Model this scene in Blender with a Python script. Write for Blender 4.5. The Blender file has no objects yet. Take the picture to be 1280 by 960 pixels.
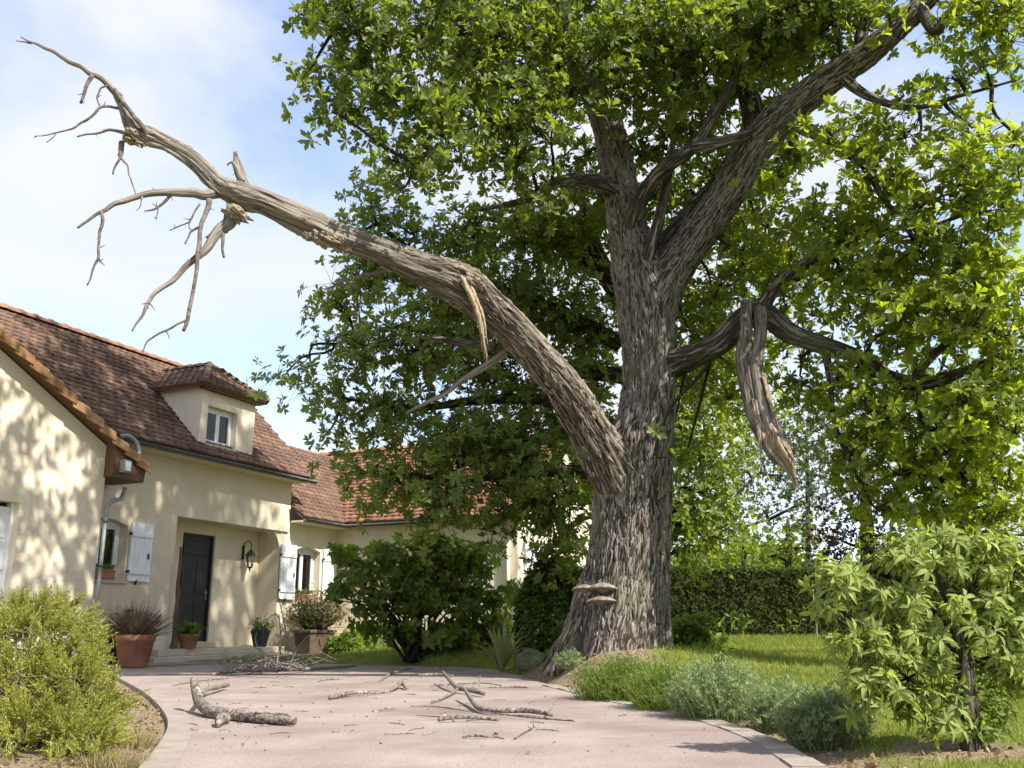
import bpy, bmesh, math, random
import numpy as np
from mathutils import Vector, Matrix
from mathutils.geometry import tessellate_polygon

# ------------------------------------------------------------------ camera, sky, sun, exposure
SC = bpy.context.scene
COL = SC.collection
F, CAMH, PITCH = 1200.0, 0.6, math.atan(306 / 1200)
cam = bpy.data.objects.new('camera', bpy.data.cameras.new('camera'))
COL.objects.link(cam)
cam.location = (0, 0, CAMH)
cam.rotation_euler = (math.pi / 2 + PITCH, 0, 0)
cam.data.sensor_width = 36
cam.data.lens = F / 1280 * 36
cam.data.clip_end = 2000
SC.camera = cam

SUN_AZ = math.radians(-39)      # direction to the sun in plan, from +X towards +Y
SUN_EL = math.radians(47)
sun_dir = Vector((math.cos(SUN_AZ) * math.cos(SUN_EL), math.sin(SUN_AZ) * math.cos(SUN_EL), math.sin(SUN_EL)))
sun = bpy.data.objects.new('sun', bpy.data.lights.new('sun', 'SUN'))
COL.objects.link(sun)
sun.data.energy = 4.4
sun.data.angle = math.radians(0.55)
sun.data.color = (1.0, 0.94, 0.83)
sun.rotation_euler = (-sun_dir).to_track_quat('-Z', 'Y').to_euler()
sun.location = (10, -10, 20)

W = bpy.data.worlds.new('World')
SC.world = W
W.use_nodes = True
wn, wl = W.node_tree.nodes, W.node_tree.links
bg = wn['Background']
sky = wn.new('ShaderNodeTexSky')
sky.sky_type = 'NISHITA'
sky.sun_disc = False
sky.sun_elevation = SUN_EL
sky.sun_rotation = math.pi / 2 - SUN_AZ
sky.air_density = 1.0
sky.dust_density = 0.6
sky.ozone_density = 1.6
tc = wn.new('ShaderNodeTexCoord')
mp = wn.new('ShaderNodeMapping')
mp.inputs['Scale'].default_value = (1.0, 1.0, 2.0)
mp.inputs['Location'].default_value = (-0.37, -1.267, -3.615)
wl.new(tc.outputs['Generated'], mp.inputs['Vector'])
n1 = wn.new('ShaderNodeTexNoise')
n1.inputs['Scale'].default_value = 2.6
n1.inputs['Detail'].default_value = 6
n1.inputs['Roughness'].default_value = 0.47
n1.inputs['Distortion'].default_value = 0.35
wl.new(mp.outputs['Vector'], n1.inputs['Vector'])
cr = wn.new('ShaderNodeValToRGB')
cr.color_ramp.interpolation = 'EASE'
cr.color_ramp.elements[0].position = 0.32
cr.color_ramp.elements[0].color = (0.16, 0.16, 0.16, 1)
cr.color_ramp.elements[1].position = 0.60
cr.color_ramp.elements[1].color = (0.96, 0.96, 0.96, 1)
wl.new(n1.outputs['Fac'], cr.inputs['Fac'])
mixc = wn.new('ShaderNodeMix')
mixc.data_type = 'RGBA'
wl.new(cr.outputs['Color'], mixc.inputs['Factor'])
gain = wn.new('ShaderNodeVectorMath')
gain.operation = 'MULTIPLY'
gain.inputs[1].default_value = (1.0, .95, 1.04)
wl.new(sky.outputs['Color'], gain.inputs[0])
wl.new(gain.outputs[0], mixc.inputs['A'])
mixc.inputs['B'].default_value = (2.8, 2.9, 3.1, 1)     # sunlit thin cloud, in the sky's own units
wl.new(mixc.outputs['Result'], bg.inputs['Color'])
bg.inputs['Strength'].default_value = 0.15

SC.view_settings.view_transform = 'Standard'
SC.view_settings.look = 'None'
SC.view_settings.exposure = 1.18
SC.view_settings.gamma = 1
SC.cycles.use_denoising = True
SC.cycles.max_bounces = 8
SC.cycles.transparent_max_bounces = 12
SC.cycles.transmission_bounces = 6
SC.cycles.diffuse_bounces = 5
SC.cycles.sample_clamp_indirect = 6

# ------------------------------------------------------------------ calibration: pixel of the photograph + depth -> place
CP, SP = math.cos(PITCH), math.sin(PITCH)
def ray(x, y):
    r, u = (x - 640) / F, (480 - y) / F
    return np.array([r, CP - u * SP, SP + u * CP])
def at(x, y, D):
    d = ray(x, y)
    return np.array([0, 0, CAMH]) + d * (D / d[1])
def pxm(y, D):
    """pixels per metre at that depth and row"""
    return F * ray(640, y)[1] / D

rng = np.random.default_rng(7)
random.seed(7)

# ------------------------------------------------------------------ helpers
def empty(name, loc=(0, 0, 0), rz=0):
    o = bpy.data.objects.new(name, None)
    o.location = loc
    o.rotation_euler = (0, 0, rz)
    o.empty_display_size = 0.2
    COL.objects.link(o)
    return o
def tag(o, label=None, cat=None, group=None, kind=None):
    if label: o['label'] = label
    if cat: o['category'] = cat
    if group: o['group'] = group
    if kind: o['kind'] = kind
    return o
def link(name, me, parent=None, mat=None, kind=None):
    o = bpy.data.objects.new(name, me)
    COL.objects.link(o)
    if mat is not None and not me.materials:
        me.materials.append(mat)
    if parent is not None:
        o.parent = parent
    if kind:
        o['kind'] = kind
    return o
def np_mesh(name, V, Fc, smooth=False, attr=None):
    """V (n,3), Fc (m,k) equal-sided faces"""
    V = np.ascontiguousarray(V, dtype=np.float32)
    Fc = np.ascontiguousarray(Fc, dtype=np.int32)
    me = bpy.data.meshes.new(name)
    m, k = Fc.shape
    me.vertices.add(len(V))
    me.vertices.foreach_set('co', V.ravel())
    me.loops.add(m * k)
    me.loops.foreach_set('vertex_index', Fc.ravel())
    me.polygons.add(m)
    me.polygons.foreach_set('loop_start', np.arange(0, m * k, k, dtype=np.int32))
    if smooth:
        me.polygons.foreach_set('use_smooth', np.ones(m, dtype=bool))
    if attr:
        for an, (typ, data) in attr.items():
            a = me.attributes.new(an, typ, 'POINT')
            data = np.ascontiguousarray(data, dtype=np.float32)
            a.data.foreach_set('vector' if typ == 'FLOAT_VECTOR' else 'value', data.ravel())
    me.update(calc_edges=True)
    return me
class MB:
    """collects shapes of one part"""
    def __init__(s):
        s.v, s.f = [], []
    def add(s, V, Fs):
        o = len(s.v)
        s.v += [tuple(map(float, p)) for p in V]
        s.f += [tuple(int(i) + o for i in f) for f in Fs]
        return s
    def box(s, x0, x1, y0, y1, z0, z1):
        V = [(x0, y0, z0), (x1, y0, z0), (x1, y1, z0), (x0, y1, z0), (x0, y0, z1), (x1, y0, z1), (x1, y1, z1), (x0, y1, z1)]
        return s.add(V, [(0, 3, 2, 1), (4, 5, 6, 7), (0, 1, 5, 4), (1, 2, 6, 5), (2, 3, 7, 6), (3, 0, 4, 7)])
    def lathe(s, prof, seg=24, c=(0, 0, 0), ell=1.0):
        V, Fs = [], []
        for r, z in prof:
            for i in range(seg):
                a = 2 * math.pi * i / seg
                V.append((c[0] + r * math.cos(a), c[1] + r * ell * math.sin(a), c[2] + z))
        for j in range(len(prof) - 1):
            for i in range(seg):
                k = (i + 1) % seg
                Fs.append((j * seg + i, j * seg + k, (j + 1) * seg + k, (j + 1) * seg + i))
        Fs.append(tuple(range(seg))[::-1])
        Fs.append(tuple((len(prof) - 1) * seg + i for i in range(seg)))
        return s.add(V, Fs)
    def tube(s, pts, rad, seg=8):
        V, Q, _ = tube_np(pts, rad, seg)
        s.add(V, Q)
        n = len(pts)
        s.f.append(tuple(len(s.v) - len(V) + i for i in range(seg))[::-1])
        s.f.append(tuple(len(s.v) - seg + i for i in range(seg)))
        return s
    def build(s, name, mat, parent=None, smooth=False, bevel=0, kind=None):
        me = bpy.data.meshes.new(name)
        me.from_pydata(s.v, [], s.f)
        if smooth:
            me.polygons.foreach_set('use_smooth', [True] * len(me.polygons))
        me.update()
        o = link(name, me, parent, mat, kind)
        if bevel:
            b = o.modifiers.new('bevel', 'BEVEL')
            b.width = bevel
            b.segments = 2
            b.limit_method = 'ANGLE'
            b.angle_limit = math.radians(40)
        return o
def frames(P):
    P = np.asarray(P, float)
    T = np.gradient(P, axis=0)
    T /= np.linalg.norm(T, axis=1)[:, None] + 1e-12
    up = np.array([0, 0, 1.0]) if abs(T[0][2]) < 0.9 else np.array([0, -1.0, 0])
    N = np.zeros_like(P)
    v = up - T[0] * (up @ T[0])
    N[0] = v / np.linalg.norm(v)
    for i in range(1, len(P)):
        v = N[i - 1] - T[i] * (N[i - 1] @ T[i])
        N[i] = v / (np.linalg.norm(v) + 1e-12)
    return T, N, np.cross(T, N)
def tube_np(P, R, seg):
    P = np.asarray(P, float)
    R = np.broadcast_to(np.asarray(R, float), (len(P),))
    T, N, B = frames(P)
    a = np.linspace(0, 2 * math.pi, seg, endpoint=False)
    V = P[:, None] + R[:, None, None] * (np.cos(a)[None, :, None] * N[:, None] + np.sin(a)[None, :, None] * B[:, None])
    n = len(P)
    i, j = np.meshgrid(np.arange(n - 1), np.arange(seg), indexing='ij')
    k = (j + 1) % seg
    Q = np.stack([i * seg + j, i * seg + k, (i + 1) * seg + k, (i + 1) * seg + j], -1).reshape(-1, 4)
    return V.reshape(-1, 3), Q, (T, N, B)
def spline(pts, step):
    """Catmull-Rom through rows of any width, resampled evenly by the first three columns"""
    P = np.asarray(pts, float)
    if len(P) < 3:
        n = max(2, int(np.linalg.norm(P[-1][:3] - P[0][:3]) / step) + 1)
        return np.array([P[0] + (P[-1] - P[0]) * t for t in np.linspace(0, 1, n)])
    E = np.vstack([2 * P[0] - P[1], P, 2 * P[-1] - P[-2]])
    out = []
    for i in range(1, len(E) - 2):
        t = np.linspace(0, 1, 24, endpoint=False)[:, None]
        a, b, c, d = E[i - 1], E[i], E[i + 1], E[i + 2]
        out.append(0.5 * (2 * b + (c - a) * t + (2 * a - 5 * b + 4 * c - d) * t ** 2 + (3 * b - a - 3 * c + d) * t ** 3))
    out.append(P[-1:])
    Q = np.vstack(out)
    s = np.r_[0, np.cumsum(np.linalg.norm(np.diff(Q[:, :3], axis=0), axis=1))]
    n = max(3, int(s[-1] / step) + 1)
    t = np.linspace(0, s[-1], n)
    return np.stack([np.interp(t, s, Q[:, k]) for k in range(Q.shape[1])], 1)
def _hash(i, j, k):
    h = (i * 374761393 + j * 668265263 + k * 2147483647 + 1274126177) & 0xFFFFFFFF
    h = ((h ^ (h >> 13)) * 1274126177) & 0xFFFFFFFF
    return ((h ^ (h >> 16)) & 0xFFFF) / 65535.0
def vnoise(X):
    X = np.asarray(X, float)
    I = np.floor(X).astype(np.int64)
    f = X - I
    f = f * f * (3 - 2 * f)
    r = 0
    for a in (0, 1):
        for b in (0, 1):
            for c in (0, 1):
                w = (f[:, 0] if a else 1 - f[:, 0]) * (f[:, 1] if b else 1 - f[:, 1]) * (f[:, 2] if c else 1 - f[:, 2])
                r = r + w * _hash(I[:, 0] + a, I[:, 1] + b, I[:, 2] + c)
    return r
def fbm(X, o=3):
    X = np.asarray(X, float)
    r, a, t = 0, 1.0, 0
    for i in range(o):
        r = r + a * vnoise(X * 2 ** i + 17.3 * i)
        t += a
        a *= 0.5
    return r / t
def bark_tube(pts, step, seg, ridge=0.02, flare=None, stretch=0.10, lump=0.07, fq=18.0, gnarl=0.0):
    """limb with ridged bark; pts rows are x,y,z,radius(,bare)"""
    S = spline(pts, step)
    P, R = S[:, :3], S[:, 3]
    L = np.r_[0, np.cumsum(np.linalg.norm(np.diff(P, axis=0), axis=1))]
    V, Q, (T, N, B) = tube_np(P, np.ones(len(P)), seg)
    n = len(P)
    a = np.tile(np.linspace(0, 2 * math.pi, seg, endpoint=False), n)
    r = np.repeat(R, seg)
    l = np.repeat(L, seg)
    Pc = np.repeat(P, seg, axis=0)
    D = V - Pc
    bk = np.stack([np.cos(a) * r, np.sin(a) * r, l * stretch], 1)
    g = bk + 0.05 * (fbm(bk * 4 + 3, 2)[:, None] - 0.5)
    nz = fbm(g * fq, 2)
    rd = 1 - np.abs(2 * nz - 1)            # ridged
    low = fbm(np.stack([np.cos(a) * 1.3, np.sin(a) * 1.3, l * 0.9], 1) + P[0, 0], 2) - 0.5
    rr = r * (1 + 2 * lump * low) - ridge * np.clip(rd - 0.55, 0, 1) * 2.2 + ridge * 0.3
    if gnarl:
        kn = fbm(np.stack([np.cos(a) * r * 9, np.sin(a) * r * 9, l * 2.2], 1) + 5, 3)
        rr = rr + gnarl * (kn - .5) * 2 - gnarl * 1.2 * np.clip(.36 - kn, 0, 1) * 6
    if flare is not None:
        rr = rr * flare(a, l)
    V = Pc + D * rr[:, None]
    attr = {'bk': ('FLOAT_VECTOR', bk)}
    if S.shape[1] > 4:
        attr['bare'] = ('FLOAT', np.clip(np.repeat(S[:, 4], seg), 0, 1))
    caps = [[0] * 0]
    me_faces = Q
    # close the ends with a fan of quads (degenerate-free: ring to its middle vertex)
    V = np.vstack([V, P[:1], P[-1:]])
    c0, c1 = len(V) - 2, len(V) - 1
    F0 = np.array([[c0, (j + 1) % seg, j, j] for j in range(seg)])
    F1 = np.array([[c1, (n - 1) * seg + j, (n - 1) * seg + (j + 1) % seg, (n - 1) * seg + j] for j in range(seg)])
    for k in attr:
        typ, d = attr[k]
        attr[k] = (typ, np.concatenate([d, d[:1], d[-1:]]))
    return V, Q, F0[:, :3], F1[:, :3], attr
GRID = {}
def bark_obj(name, pts, step, seg, mat, parent, **kw):
    V, Q, F0, F1, attr = bark_tube(pts, step, seg, **kw)
    T = np.vstack([Q[:, [0, 1, 2]], Q[:, [0, 2, 3]], F0, F1])
    me = np_mesh(name, V, T, True, attr)
    GRID[name if name not in GRID else name + str(len(GRID))] = (V, seg)
    return link(name, me, parent, mat)
def path(rows):
    """rows: photo x, photo y, depth, width in photo pixels(, bare) -> x,y,z,radius(,bare)"""
    out = []
    for r in rows:
        p = at(r[0], r[1], r[2])
        out.append([*p, max(0.004, r[3] / 2 / pxm(r[1], r[2])), *r[4:]])
    return out

# ------------------------------------------------------------------ materials
MATS = {}
def mat(name):
    m = bpy.data.materials.new(name)
    m.use_nodes = True
    MATS[name] = m
    nt = m.node_tree
    return m, nt.nodes, nt.links, nt.nodes['Principled BSDF']
def nd(N, t, **kw):
    n = N.new(t)
    for k, v in kw.items():
        if k in n.inputs: n.inputs[k].default_value = v
        else: setattr(n, k, v)
    return n
def ramp(N, stops):
    r = N.new('ShaderNodeValToRGB')
    e = r.color_ramp.elements
    while len(e) < len(stops): e.new(0.5)
    for i, (p, c) in enumerate(stops):
        e[i].position = p
        e[i].color = (*c, 1) if len(c) == 3 else c
    return r
def plate_mat(name, stops):
    m, N, L, P = mat(name)
    g = nd(N, 'ShaderNodeNewGeometry')
    t = nd(N, 'ShaderNodeTexCoord')
    a = nd(N, 'ShaderNodeTexNoise', Scale=30, Detail=5, Roughness=.7)
    L.new(t.outputs['Object'], a.inputs['Vector'])
    md = nd(N, 'ShaderNodeMath', operation='MULTIPLY_ADD')
    L.new(g.outputs['Random Per Island'], md.inputs[0])
    md.inputs[1].default_value = .5
    sb = nd(N, 'ShaderNodeMath', operation='MULTIPLY_ADD')
    L.new(a.outputs['Fac'], sb.inputs[0])
    sb.inputs[1].default_value = 1.2
    sb.inputs[2].default_value = -.35
    L.new(sb.outputs[0], md.inputs[2])
    r = ramp(N, stops)
    L.new(md.outputs[0], r.inputs['Fac'])
    L.new(r.outputs['Color'], P.inputs['Base Color'])
    P.inputs['Roughness'].default_value = .95
    P.inputs['Specular IOR Level'].default_value = .15
    bp = nd(N, 'ShaderNodeBump', Strength=.8, Distance=.015)
    L.new(a.outputs['Fac'], bp.inputs['Height'])
    L.new(bp.outputs[0], P.inputs['Normal'])
    return m
def noisy(name, stops, scale=4.0, detail=6, rough=0.9, bump=0.3, bscale=40.0, bdist=0.01, coord='Object', spec=0.3, metallic=0.0, stretch=(1, 1, 1), patch=None, streak=0, speck=0):
    m, N, L, P = mat(name)
    t = nd(N, 'ShaderNodeTexCoord')
    mpn = nd(N, 'ShaderNodeMapping')
    mpn.inputs['Scale'].default_value = stretch
    L.new(t.outputs[coord], mpn.inputs['Vector'])
    a = nd(N, 'ShaderNodeTexNoise', Scale=scale, Detail=detail, Roughness=0.6)
    L.new(mpn.outputs[0], a.inputs['Vector'])
    r = ramp(N, stops)
    L.new(a.outputs['Fac'], r.inputs['Fac'])
    col = r.outputs['Color']
    if streak:                      # rain marks
        mps = nd(N, 'ShaderNodeMapping')
        mps.inputs['Scale'].default_value = (5, 5, .35)
        L.new(t.outputs[coord], mps.inputs['Vector'])
        ns = nd(N, 'ShaderNodeTexNoise', Scale=1.0, Detail=6, Roughness=.65)
        L.new(mps.outputs[0], ns.inputs['Vector'])
        rs2 = ramp(N, [(.5, (1, 1, 1)), (.78, (streak, streak * .97, streak * .93))])
        L.new(ns.outputs['Fac'], rs2.inputs['Fac'])
        mk = nd(N, 'ShaderNodeMix', data_type='RGBA', blend_type='MULTIPLY')
        mk.inputs['Factor'].default_value = 1
        L.new(col, mk.inputs['A'])
        L.new(rs2.outputs['Color'], mk.inputs['B'])
        col = mk.outputs['Result']
    if speck:                       # aggregate
        nk = nd(N, 'ShaderNodeTexNoise', Scale=speck, Detail=3, Roughness=.7)
        L.new(mpn.outputs[0], nk.inputs['Vector'])
        rk = ramp(N, [(.32, (.66, .64, .62)), (.5, (1, 1, 1)), (.7, (1.18, 1.17, 1.15))])
        L.new(nk.outputs['Fac'], rk.inputs['Fac'])
        mk = nd(N, 'ShaderNodeMix', data_type='RGBA', blend_type='MULTIPLY')
        mk.inputs['Factor'].default_value = 1
        L.new(col, mk.inputs['A'])
        L.new(rk.outputs['Color'], mk.inputs['B'])
        col = mk.outputs['Result']
    if patch:                       # larger stains of another tone
        b = nd(N, 'ShaderNodeTexNoise', Scale=patch[0], Detail=4)
        L.new(mpn.outputs[0], b.inputs['Vector'])
        rr = ramp(N, [(patch[2], (0, 0, 0)), (patch[3], (1, 1, 1))])
        L.new(b.outputs['Fac'], rr.inputs['Fac'])
        mx = nd(N, 'ShaderNodeMix', data_type='RGBA')
        L.new(rr.outputs['Color'], mx.inputs['Factor'])
        L.new(col, mx.inputs['A'])
        mx.inputs['B'].default_value = (*patch[1], 1)
        col = mx.outputs['Result']
    L.new(col, P.inputs['Base Color'])
    P.inputs['Roughness'].default_value = rough
    P.inputs['Specular IOR Level'].default_value = spec
    P.inputs['Metallic'].default_value = metallic
    if bump:
        c = nd(N, 'ShaderNodeTexNoise', Scale=bscale, Detail=4, Roughness=0.65)
        L.new(mpn.outputs[0], c.inputs['Vector'])
        bp = nd(N, 'ShaderNodeBump', Strength=bump, Distance=bdist)
        L.new(c.outputs['Fac'], bp.inputs['Height'])
        L.new(bp.outputs[0], P.inputs['Normal'])
    return m
def leafy(name, dark, light, trans, tw=0.45, warm=None, rough=0.45, nscale=0.9):
    """leaf: diffuse and translucent, colour varies from leaf to leaf and from spray to spray"""
    m, N, L, P = mat(name)
    g = nd(N, 'ShaderNodeNewGeometry')
    t = nd(N, 'ShaderNodeTexCoord')
    n = nd(N, 'ShaderNodeTexNoise', Scale=nscale, Detail=3)
    L.new(t.outputs['Object'], n.inputs['Vector'])
    md = nd(N, 'ShaderNodeMath', operation='MULTIPLY_ADD')
    L.new(g.outputs['Random Per Island'], md.inputs[0])
    md.inputs[1].default_value = 0.55
    sc = nd(N, 'ShaderNodeMath', operation='MULTIPLY_ADD')
    L.new(n.outputs['Fac'], sc.inputs[0])
    sc.inputs[1].default_value = 1.1
    sc.inputs[2].default_value = -0.30
    L.new(sc.outputs[0], md.inputs[2])
    stops = [(0.0, dark), (0.75, light)]
    if warm: stops.append((1.0, warm))
    r = ramp(N, stops)
    L.new(md.outputs[0], r.inputs['Fac'])
    L.new(r.outputs['Color'], P.inputs['Base Color'])
    P.inputs['Roughness'].default_value = rough
    P.inputs['Specular IOR Level'].default_value = 0.35
    tr = nd(N, 'ShaderNodeBsdfTranslucent')
    mm = nd(N, 'ShaderNodeMix', data_type='RGBA', blend_type='MULTIPLY')
    mm.inputs['Factor'].default_value = 1
    L.new(r.outputs['Color'], mm.inputs['A'])
    mm.inputs['B'].default_value = (*trans, 1)
    L.new(mm.outputs['Result'], tr.inputs['Color'])
    ms = nd(N, 'ShaderNodeMixShader')
    ms.inputs[0].default_value = tw
    L.new(P.outputs[0], ms.inputs[1])
    L.new(tr.outputs[0], ms.inputs[2])
    L.new(ms.outputs[0], N['Material Output'].inputs['Surface'])
    return m
def bark_mat(name, crack, body, crest, moss=None, bare=None, scale=9.0):
    m, N, L, P = mat(name)
    at_ = nd(N, 'ShaderNodeAttribute', attribute_name='bk')
    nz = nd(N, 'ShaderNodeTexNoise', Scale=7.0, Detail=4)
    L.new(at_.outputs['Vector'], nz.inputs['Vector'])
    add = nd(N, 'ShaderNodeVectorMath', operation='MULTIPLY_ADD')
    L.new(nz.outputs['Color'], add.inputs[0])
    add.inputs[1].default_value = (0.13, 0.13, 0.06)
    L.new(at_.outputs['Vector'], add.inputs[2])
    # long wavy fissures: contour lines of drawn-out noise, coarse ones crossed by finer ones
    def fissure(sc, width, off):
        mv = nd(N, 'ShaderNodeMapping')
        mv.inputs['Location'].default_value = (off, off * .7, off * 1.3)
        L.new(add.outputs[0], mv.inputs['Vector'])
        q = nd(N, 'ShaderNodeTexNoise', Scale=sc, Detail=1.5, Roughness=0.5)
        L.new(mv.outputs[0], q.inputs['Vector'])
        d = nd(N, 'ShaderNodeMath', operation='SUBTRACT')
        L.new(q.outputs['Fac'], d.inputs[0])
        d.inputs[1].default_value = 0.5
        ab = nd(N, 'ShaderNodeMath', operation='ABSOLUTE')
        L.new(d.outputs[0], ab.inputs[0])
        mu = nd(N, 'ShaderNodeMath', operation='MULTIPLY')
        L.new(ab.outputs[0], mu.inputs[0])
        mu.inputs[1].default_value = 1 / width
        return mu.outputs[0]
    vo = nd(N, 'ShaderNodeMath', operation='SMOOTH_MIN')
    vo.inputs[2].default_value = 0.15
    L.new(fissure(scale * 1.5, .26, 0.0), vo.inputs[0])
    L.new(fissure(scale * 2.9, .20, 3.1), vo.inputs[1])
    mp2 = nd(N, 'ShaderNodeMapping')
    mp2.inputs['Scale'].default_value = (1, 1, 4.0)
    L.new(add.outputs[0], mp2.inputs['Vector'])
    n2 = nd(N, 'ShaderNodeTexNoise', Scale=scale * 3, Detail=8, Roughness=0.75)
    L.new(mp2.outputs[0], n2.inputs['Vector'])
    r1 = ramp(N, [(0.03, crack), (0.22, body), (0.6, crest)])
    L.new(vo.outputs[0], r1.inputs['Fac'])
    r2 = ramp(N, [(0.32, (0.55, 0.53, 0.51)), (0.68, (1.22, 1.2, 1.18))])
    L.new(n2.outputs['Fac'], r2.inputs['Fac'])
    mx = nd(N, 'ShaderNodeMix', data_type='RGBA', blend_type='MULTIPLY')
    mx.inputs['Factor'].default_value = 1
    L.new(r1.outputs['Color'], mx.inputs['A'])
    L.new(r2.outputs['Color'], mx.inputs['B'])
    col = mx.outputs['Result']
    if moss:
        n3 = nd(N, 'ShaderNodeTexNoise', Scale=1.6, Detail=5)
        t = nd(N, 'ShaderNodeTexCoord')
        L.new(t.outputs['Object'], n3.inputs['Vector'])
        r3 = ramp(N, [(0.52, (0, 0, 0)), (0.72, (0.75, 0.75, 0.75))])
        L.new(n3.outputs['Fac'], r3.inputs['Fac'])
        m3 = nd(N, 'ShaderNodeMix', data_type='RGBA')
        L.new(r3.outputs['Color'], m3.inputs['Factor'])
        L.new(col, m3.inputs['A'])
        m3.inputs['B'].default_value = (*moss, 1)
        col = m3.outputs['Result']
    hgt = nd(N, 'ShaderNodeMath', operation='MULTIPLY_ADD')
    rh = ramp(N, [(0.0, (0, 0, 0)), (0.3, (.8, .8, .8)), (.7, (1, 1, 1))])
    L.new(vo.outputs[0], rh.inputs['Fac'])
    L.new(n2.outputs['Fac'], hgt.inputs[0])
    hgt.inputs[1].default_value = 0.5
    L.new(rh.outputs['Color'], hgt.inputs[2])
    if bare:                        # weathered barkless wood: long fibres
        ab = nd(N, 'ShaderNodeAttribute', attribute_name='bare')
        mpb = nd(N, 'ShaderNodeMapping')
        mpb.inputs['Scale'].default_value = (1, 1, 0.45)
        L.new(at_.outputs['Vector'], mpb.inputs['Vector'])
        nb = nd(N, 'ShaderNodeTexNoise', Scale=42, Detail=7, Roughness=0.72)
        L.new(mpb.outputs[0], nb.inputs['Vector'])
        rb = ramp(N, [(0.36, bare[0]), (0.48, bare[1]), (0.66, bare[2])])
        L.new(nb.outputs['Fac'], rb.inputs['Fac'])
        mb = nd(N, 'ShaderNodeMix', data_type='RGBA')
        L.new(ab.outputs['Fac'], mb.inputs['Factor'])
        L.new(col, mb.inputs['A'])
        L.new(rb.outputs['Color'], mb.inputs['B'])
        col = mb.outputs['Result']
        mh = nd(N, 'ShaderNodeMix', data_type='FLOAT')
        L.new(ab.outputs['Fac'], mh.inputs['Factor'])
        L.new(hgt.outputs[0], mh.inputs['A'])
        L.new(nb.outputs['Fac'], mh.inputs['B'])
        hsock = mh.outputs['Result']
    else:
        hsock = hgt.outputs[0]
    L.new(col, P.inputs['Base Color'])
    P.inputs['Roughness'].default_value = 0.92
    P.inputs['Specular IOR Level'].default_value = 0.2
    bp = nd(N, 'ShaderNodeBump', Strength=0.9, Distance=0.025)
    L.new(hsock, bp.inputs['Height'])
    L.new(bp.outputs[0], P.inputs['Normal'])
    return m

BARK = bark_mat('oak_bark', (0.035, 0.027, 0.02), (0.10, 0.086, 0.073), (0.255, 0.228, 0.198), moss=(0.12, 0.125, 0.075))
BARK_FAR = bark_mat('dark_bark', (0.03, 0.025, 0.02), (0.09, 0.075, 0.055), (0.17, 0.145, 0.115))
DEADBARK = bark_mat('dead_limb_bark', (0.03, 0.023, 0.018), (0.115, 0.09, 0.07), (0.27, 0.225, 0.18), moss=(0.17, 0.18, 0.12),
                    bare=((0.042, 0.035, 0.029), (0.185, 0.16, 0.137), (0.36, 0.322, 0.275)), scale=8)
PLATE = plate_mat('bark_plate', [(0, (.075, .063, .052)), (.45, (.165, .143, .12)), (.9, (.30, .27, .235))])
FLAKE = plate_mat('dead_bark_flake', [(0, (.05, .041, .033)), (.45, (.16, .135, .112)), (.9, (.33, .29, .245))])
DRYWOOD = noisy('dry_wood', [(0.36, (0.07, 0.05, 0.036)), (0.5, (0.25, 0.20, 0.15)), (0.68, (0.44, 0.37, 0.28))], scale=30, bump=0.9, bscale=50, bdist=0.01, stretch=(3, 3, 0.4))
RAWWOOD = noisy('raw_split_wood', [(0.34, (0.10, 0.065, 0.04)), (0.48, (0.28, 0.21, 0.14)), (0.7, (0.46, 0.375, 0.27))], scale=22, bump=0.6, bscale=50, bdist=0.015, stretch=(4, 4, 0.35))
TWIGDARK = noisy('dead_twig', [(0.35, (0.06, 0.047, 0.043)), (0.65, (0.20, 0.165, 0.145))], scale=14, bump=0.3, bscale=80)
STICK = noisy('fallen_stick', [(0.36, (0.045, 0.036, 0.029)), (0.5, (0.17, 0.142, 0.117)), (0.66, (0.36, 0.325, 0.275))], scale=38, bump=0.9, bscale=70, bdist=0.012)
OAKLEAF = leafy('oak_leaf', (0.052, 0.080, 0.016), (0.136, 0.182, 0.034), (2.4, 2.3, 0.9), tw=0.52, warm=(0.25, 0.275, 0.05))
SUNLEAF = leafy('oak_leaf_sunlit_tint', (0.085, 0.118, 0.015), (0.20, 0.25, 0.028), (2.35, 2.3, 0.8), tw=0.56, warm=(0.35, 0.355, 0.045))  # sun shining through the leaves is put into this yellower oak leaf colour
BACKLEAF = leafy('back_oak_leaf', (0.068, 0.104, 0.034), (0.165, 0.215, 0.062), (2.2, 2.2, 0.9), tw=0.52, warm=(0.28, 0.31, 0.075))

# ------------------------------------------------------------------ terrain
def onz(x, y, z=0.0):
    d = ray(x, y)
    return np.array([0, 0, CAMH]) + d * ((z - CAMH) / d[2])
def smooth01(t):
    t = np.clip(t, 0, 1)
    return t * t * (3 - 2 * t)
TREE = at(768, 818, 12.0)                     # middle of the oak's foot
drive_px_left = [(150, 990), (176, 965), (204, 930), (214, 905), (205, 886), (186, 868), (166, 856), (146, 846)]
drive_px_right = [(1085, 990), (1030, 962), (968, 926), (900, 902), (838, 886), (778, 877), (724, 864), (692, 857), (664, 849.5), (640, 842), (600, 835.5), (520, 832), (440, 830.5)]
dl = spline(np.array([onz(*p) for p in drive_px_left]), 0.18)
dr = spline(np.array([onz(*p) for p in drive_px_right]), 0.18)
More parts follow.
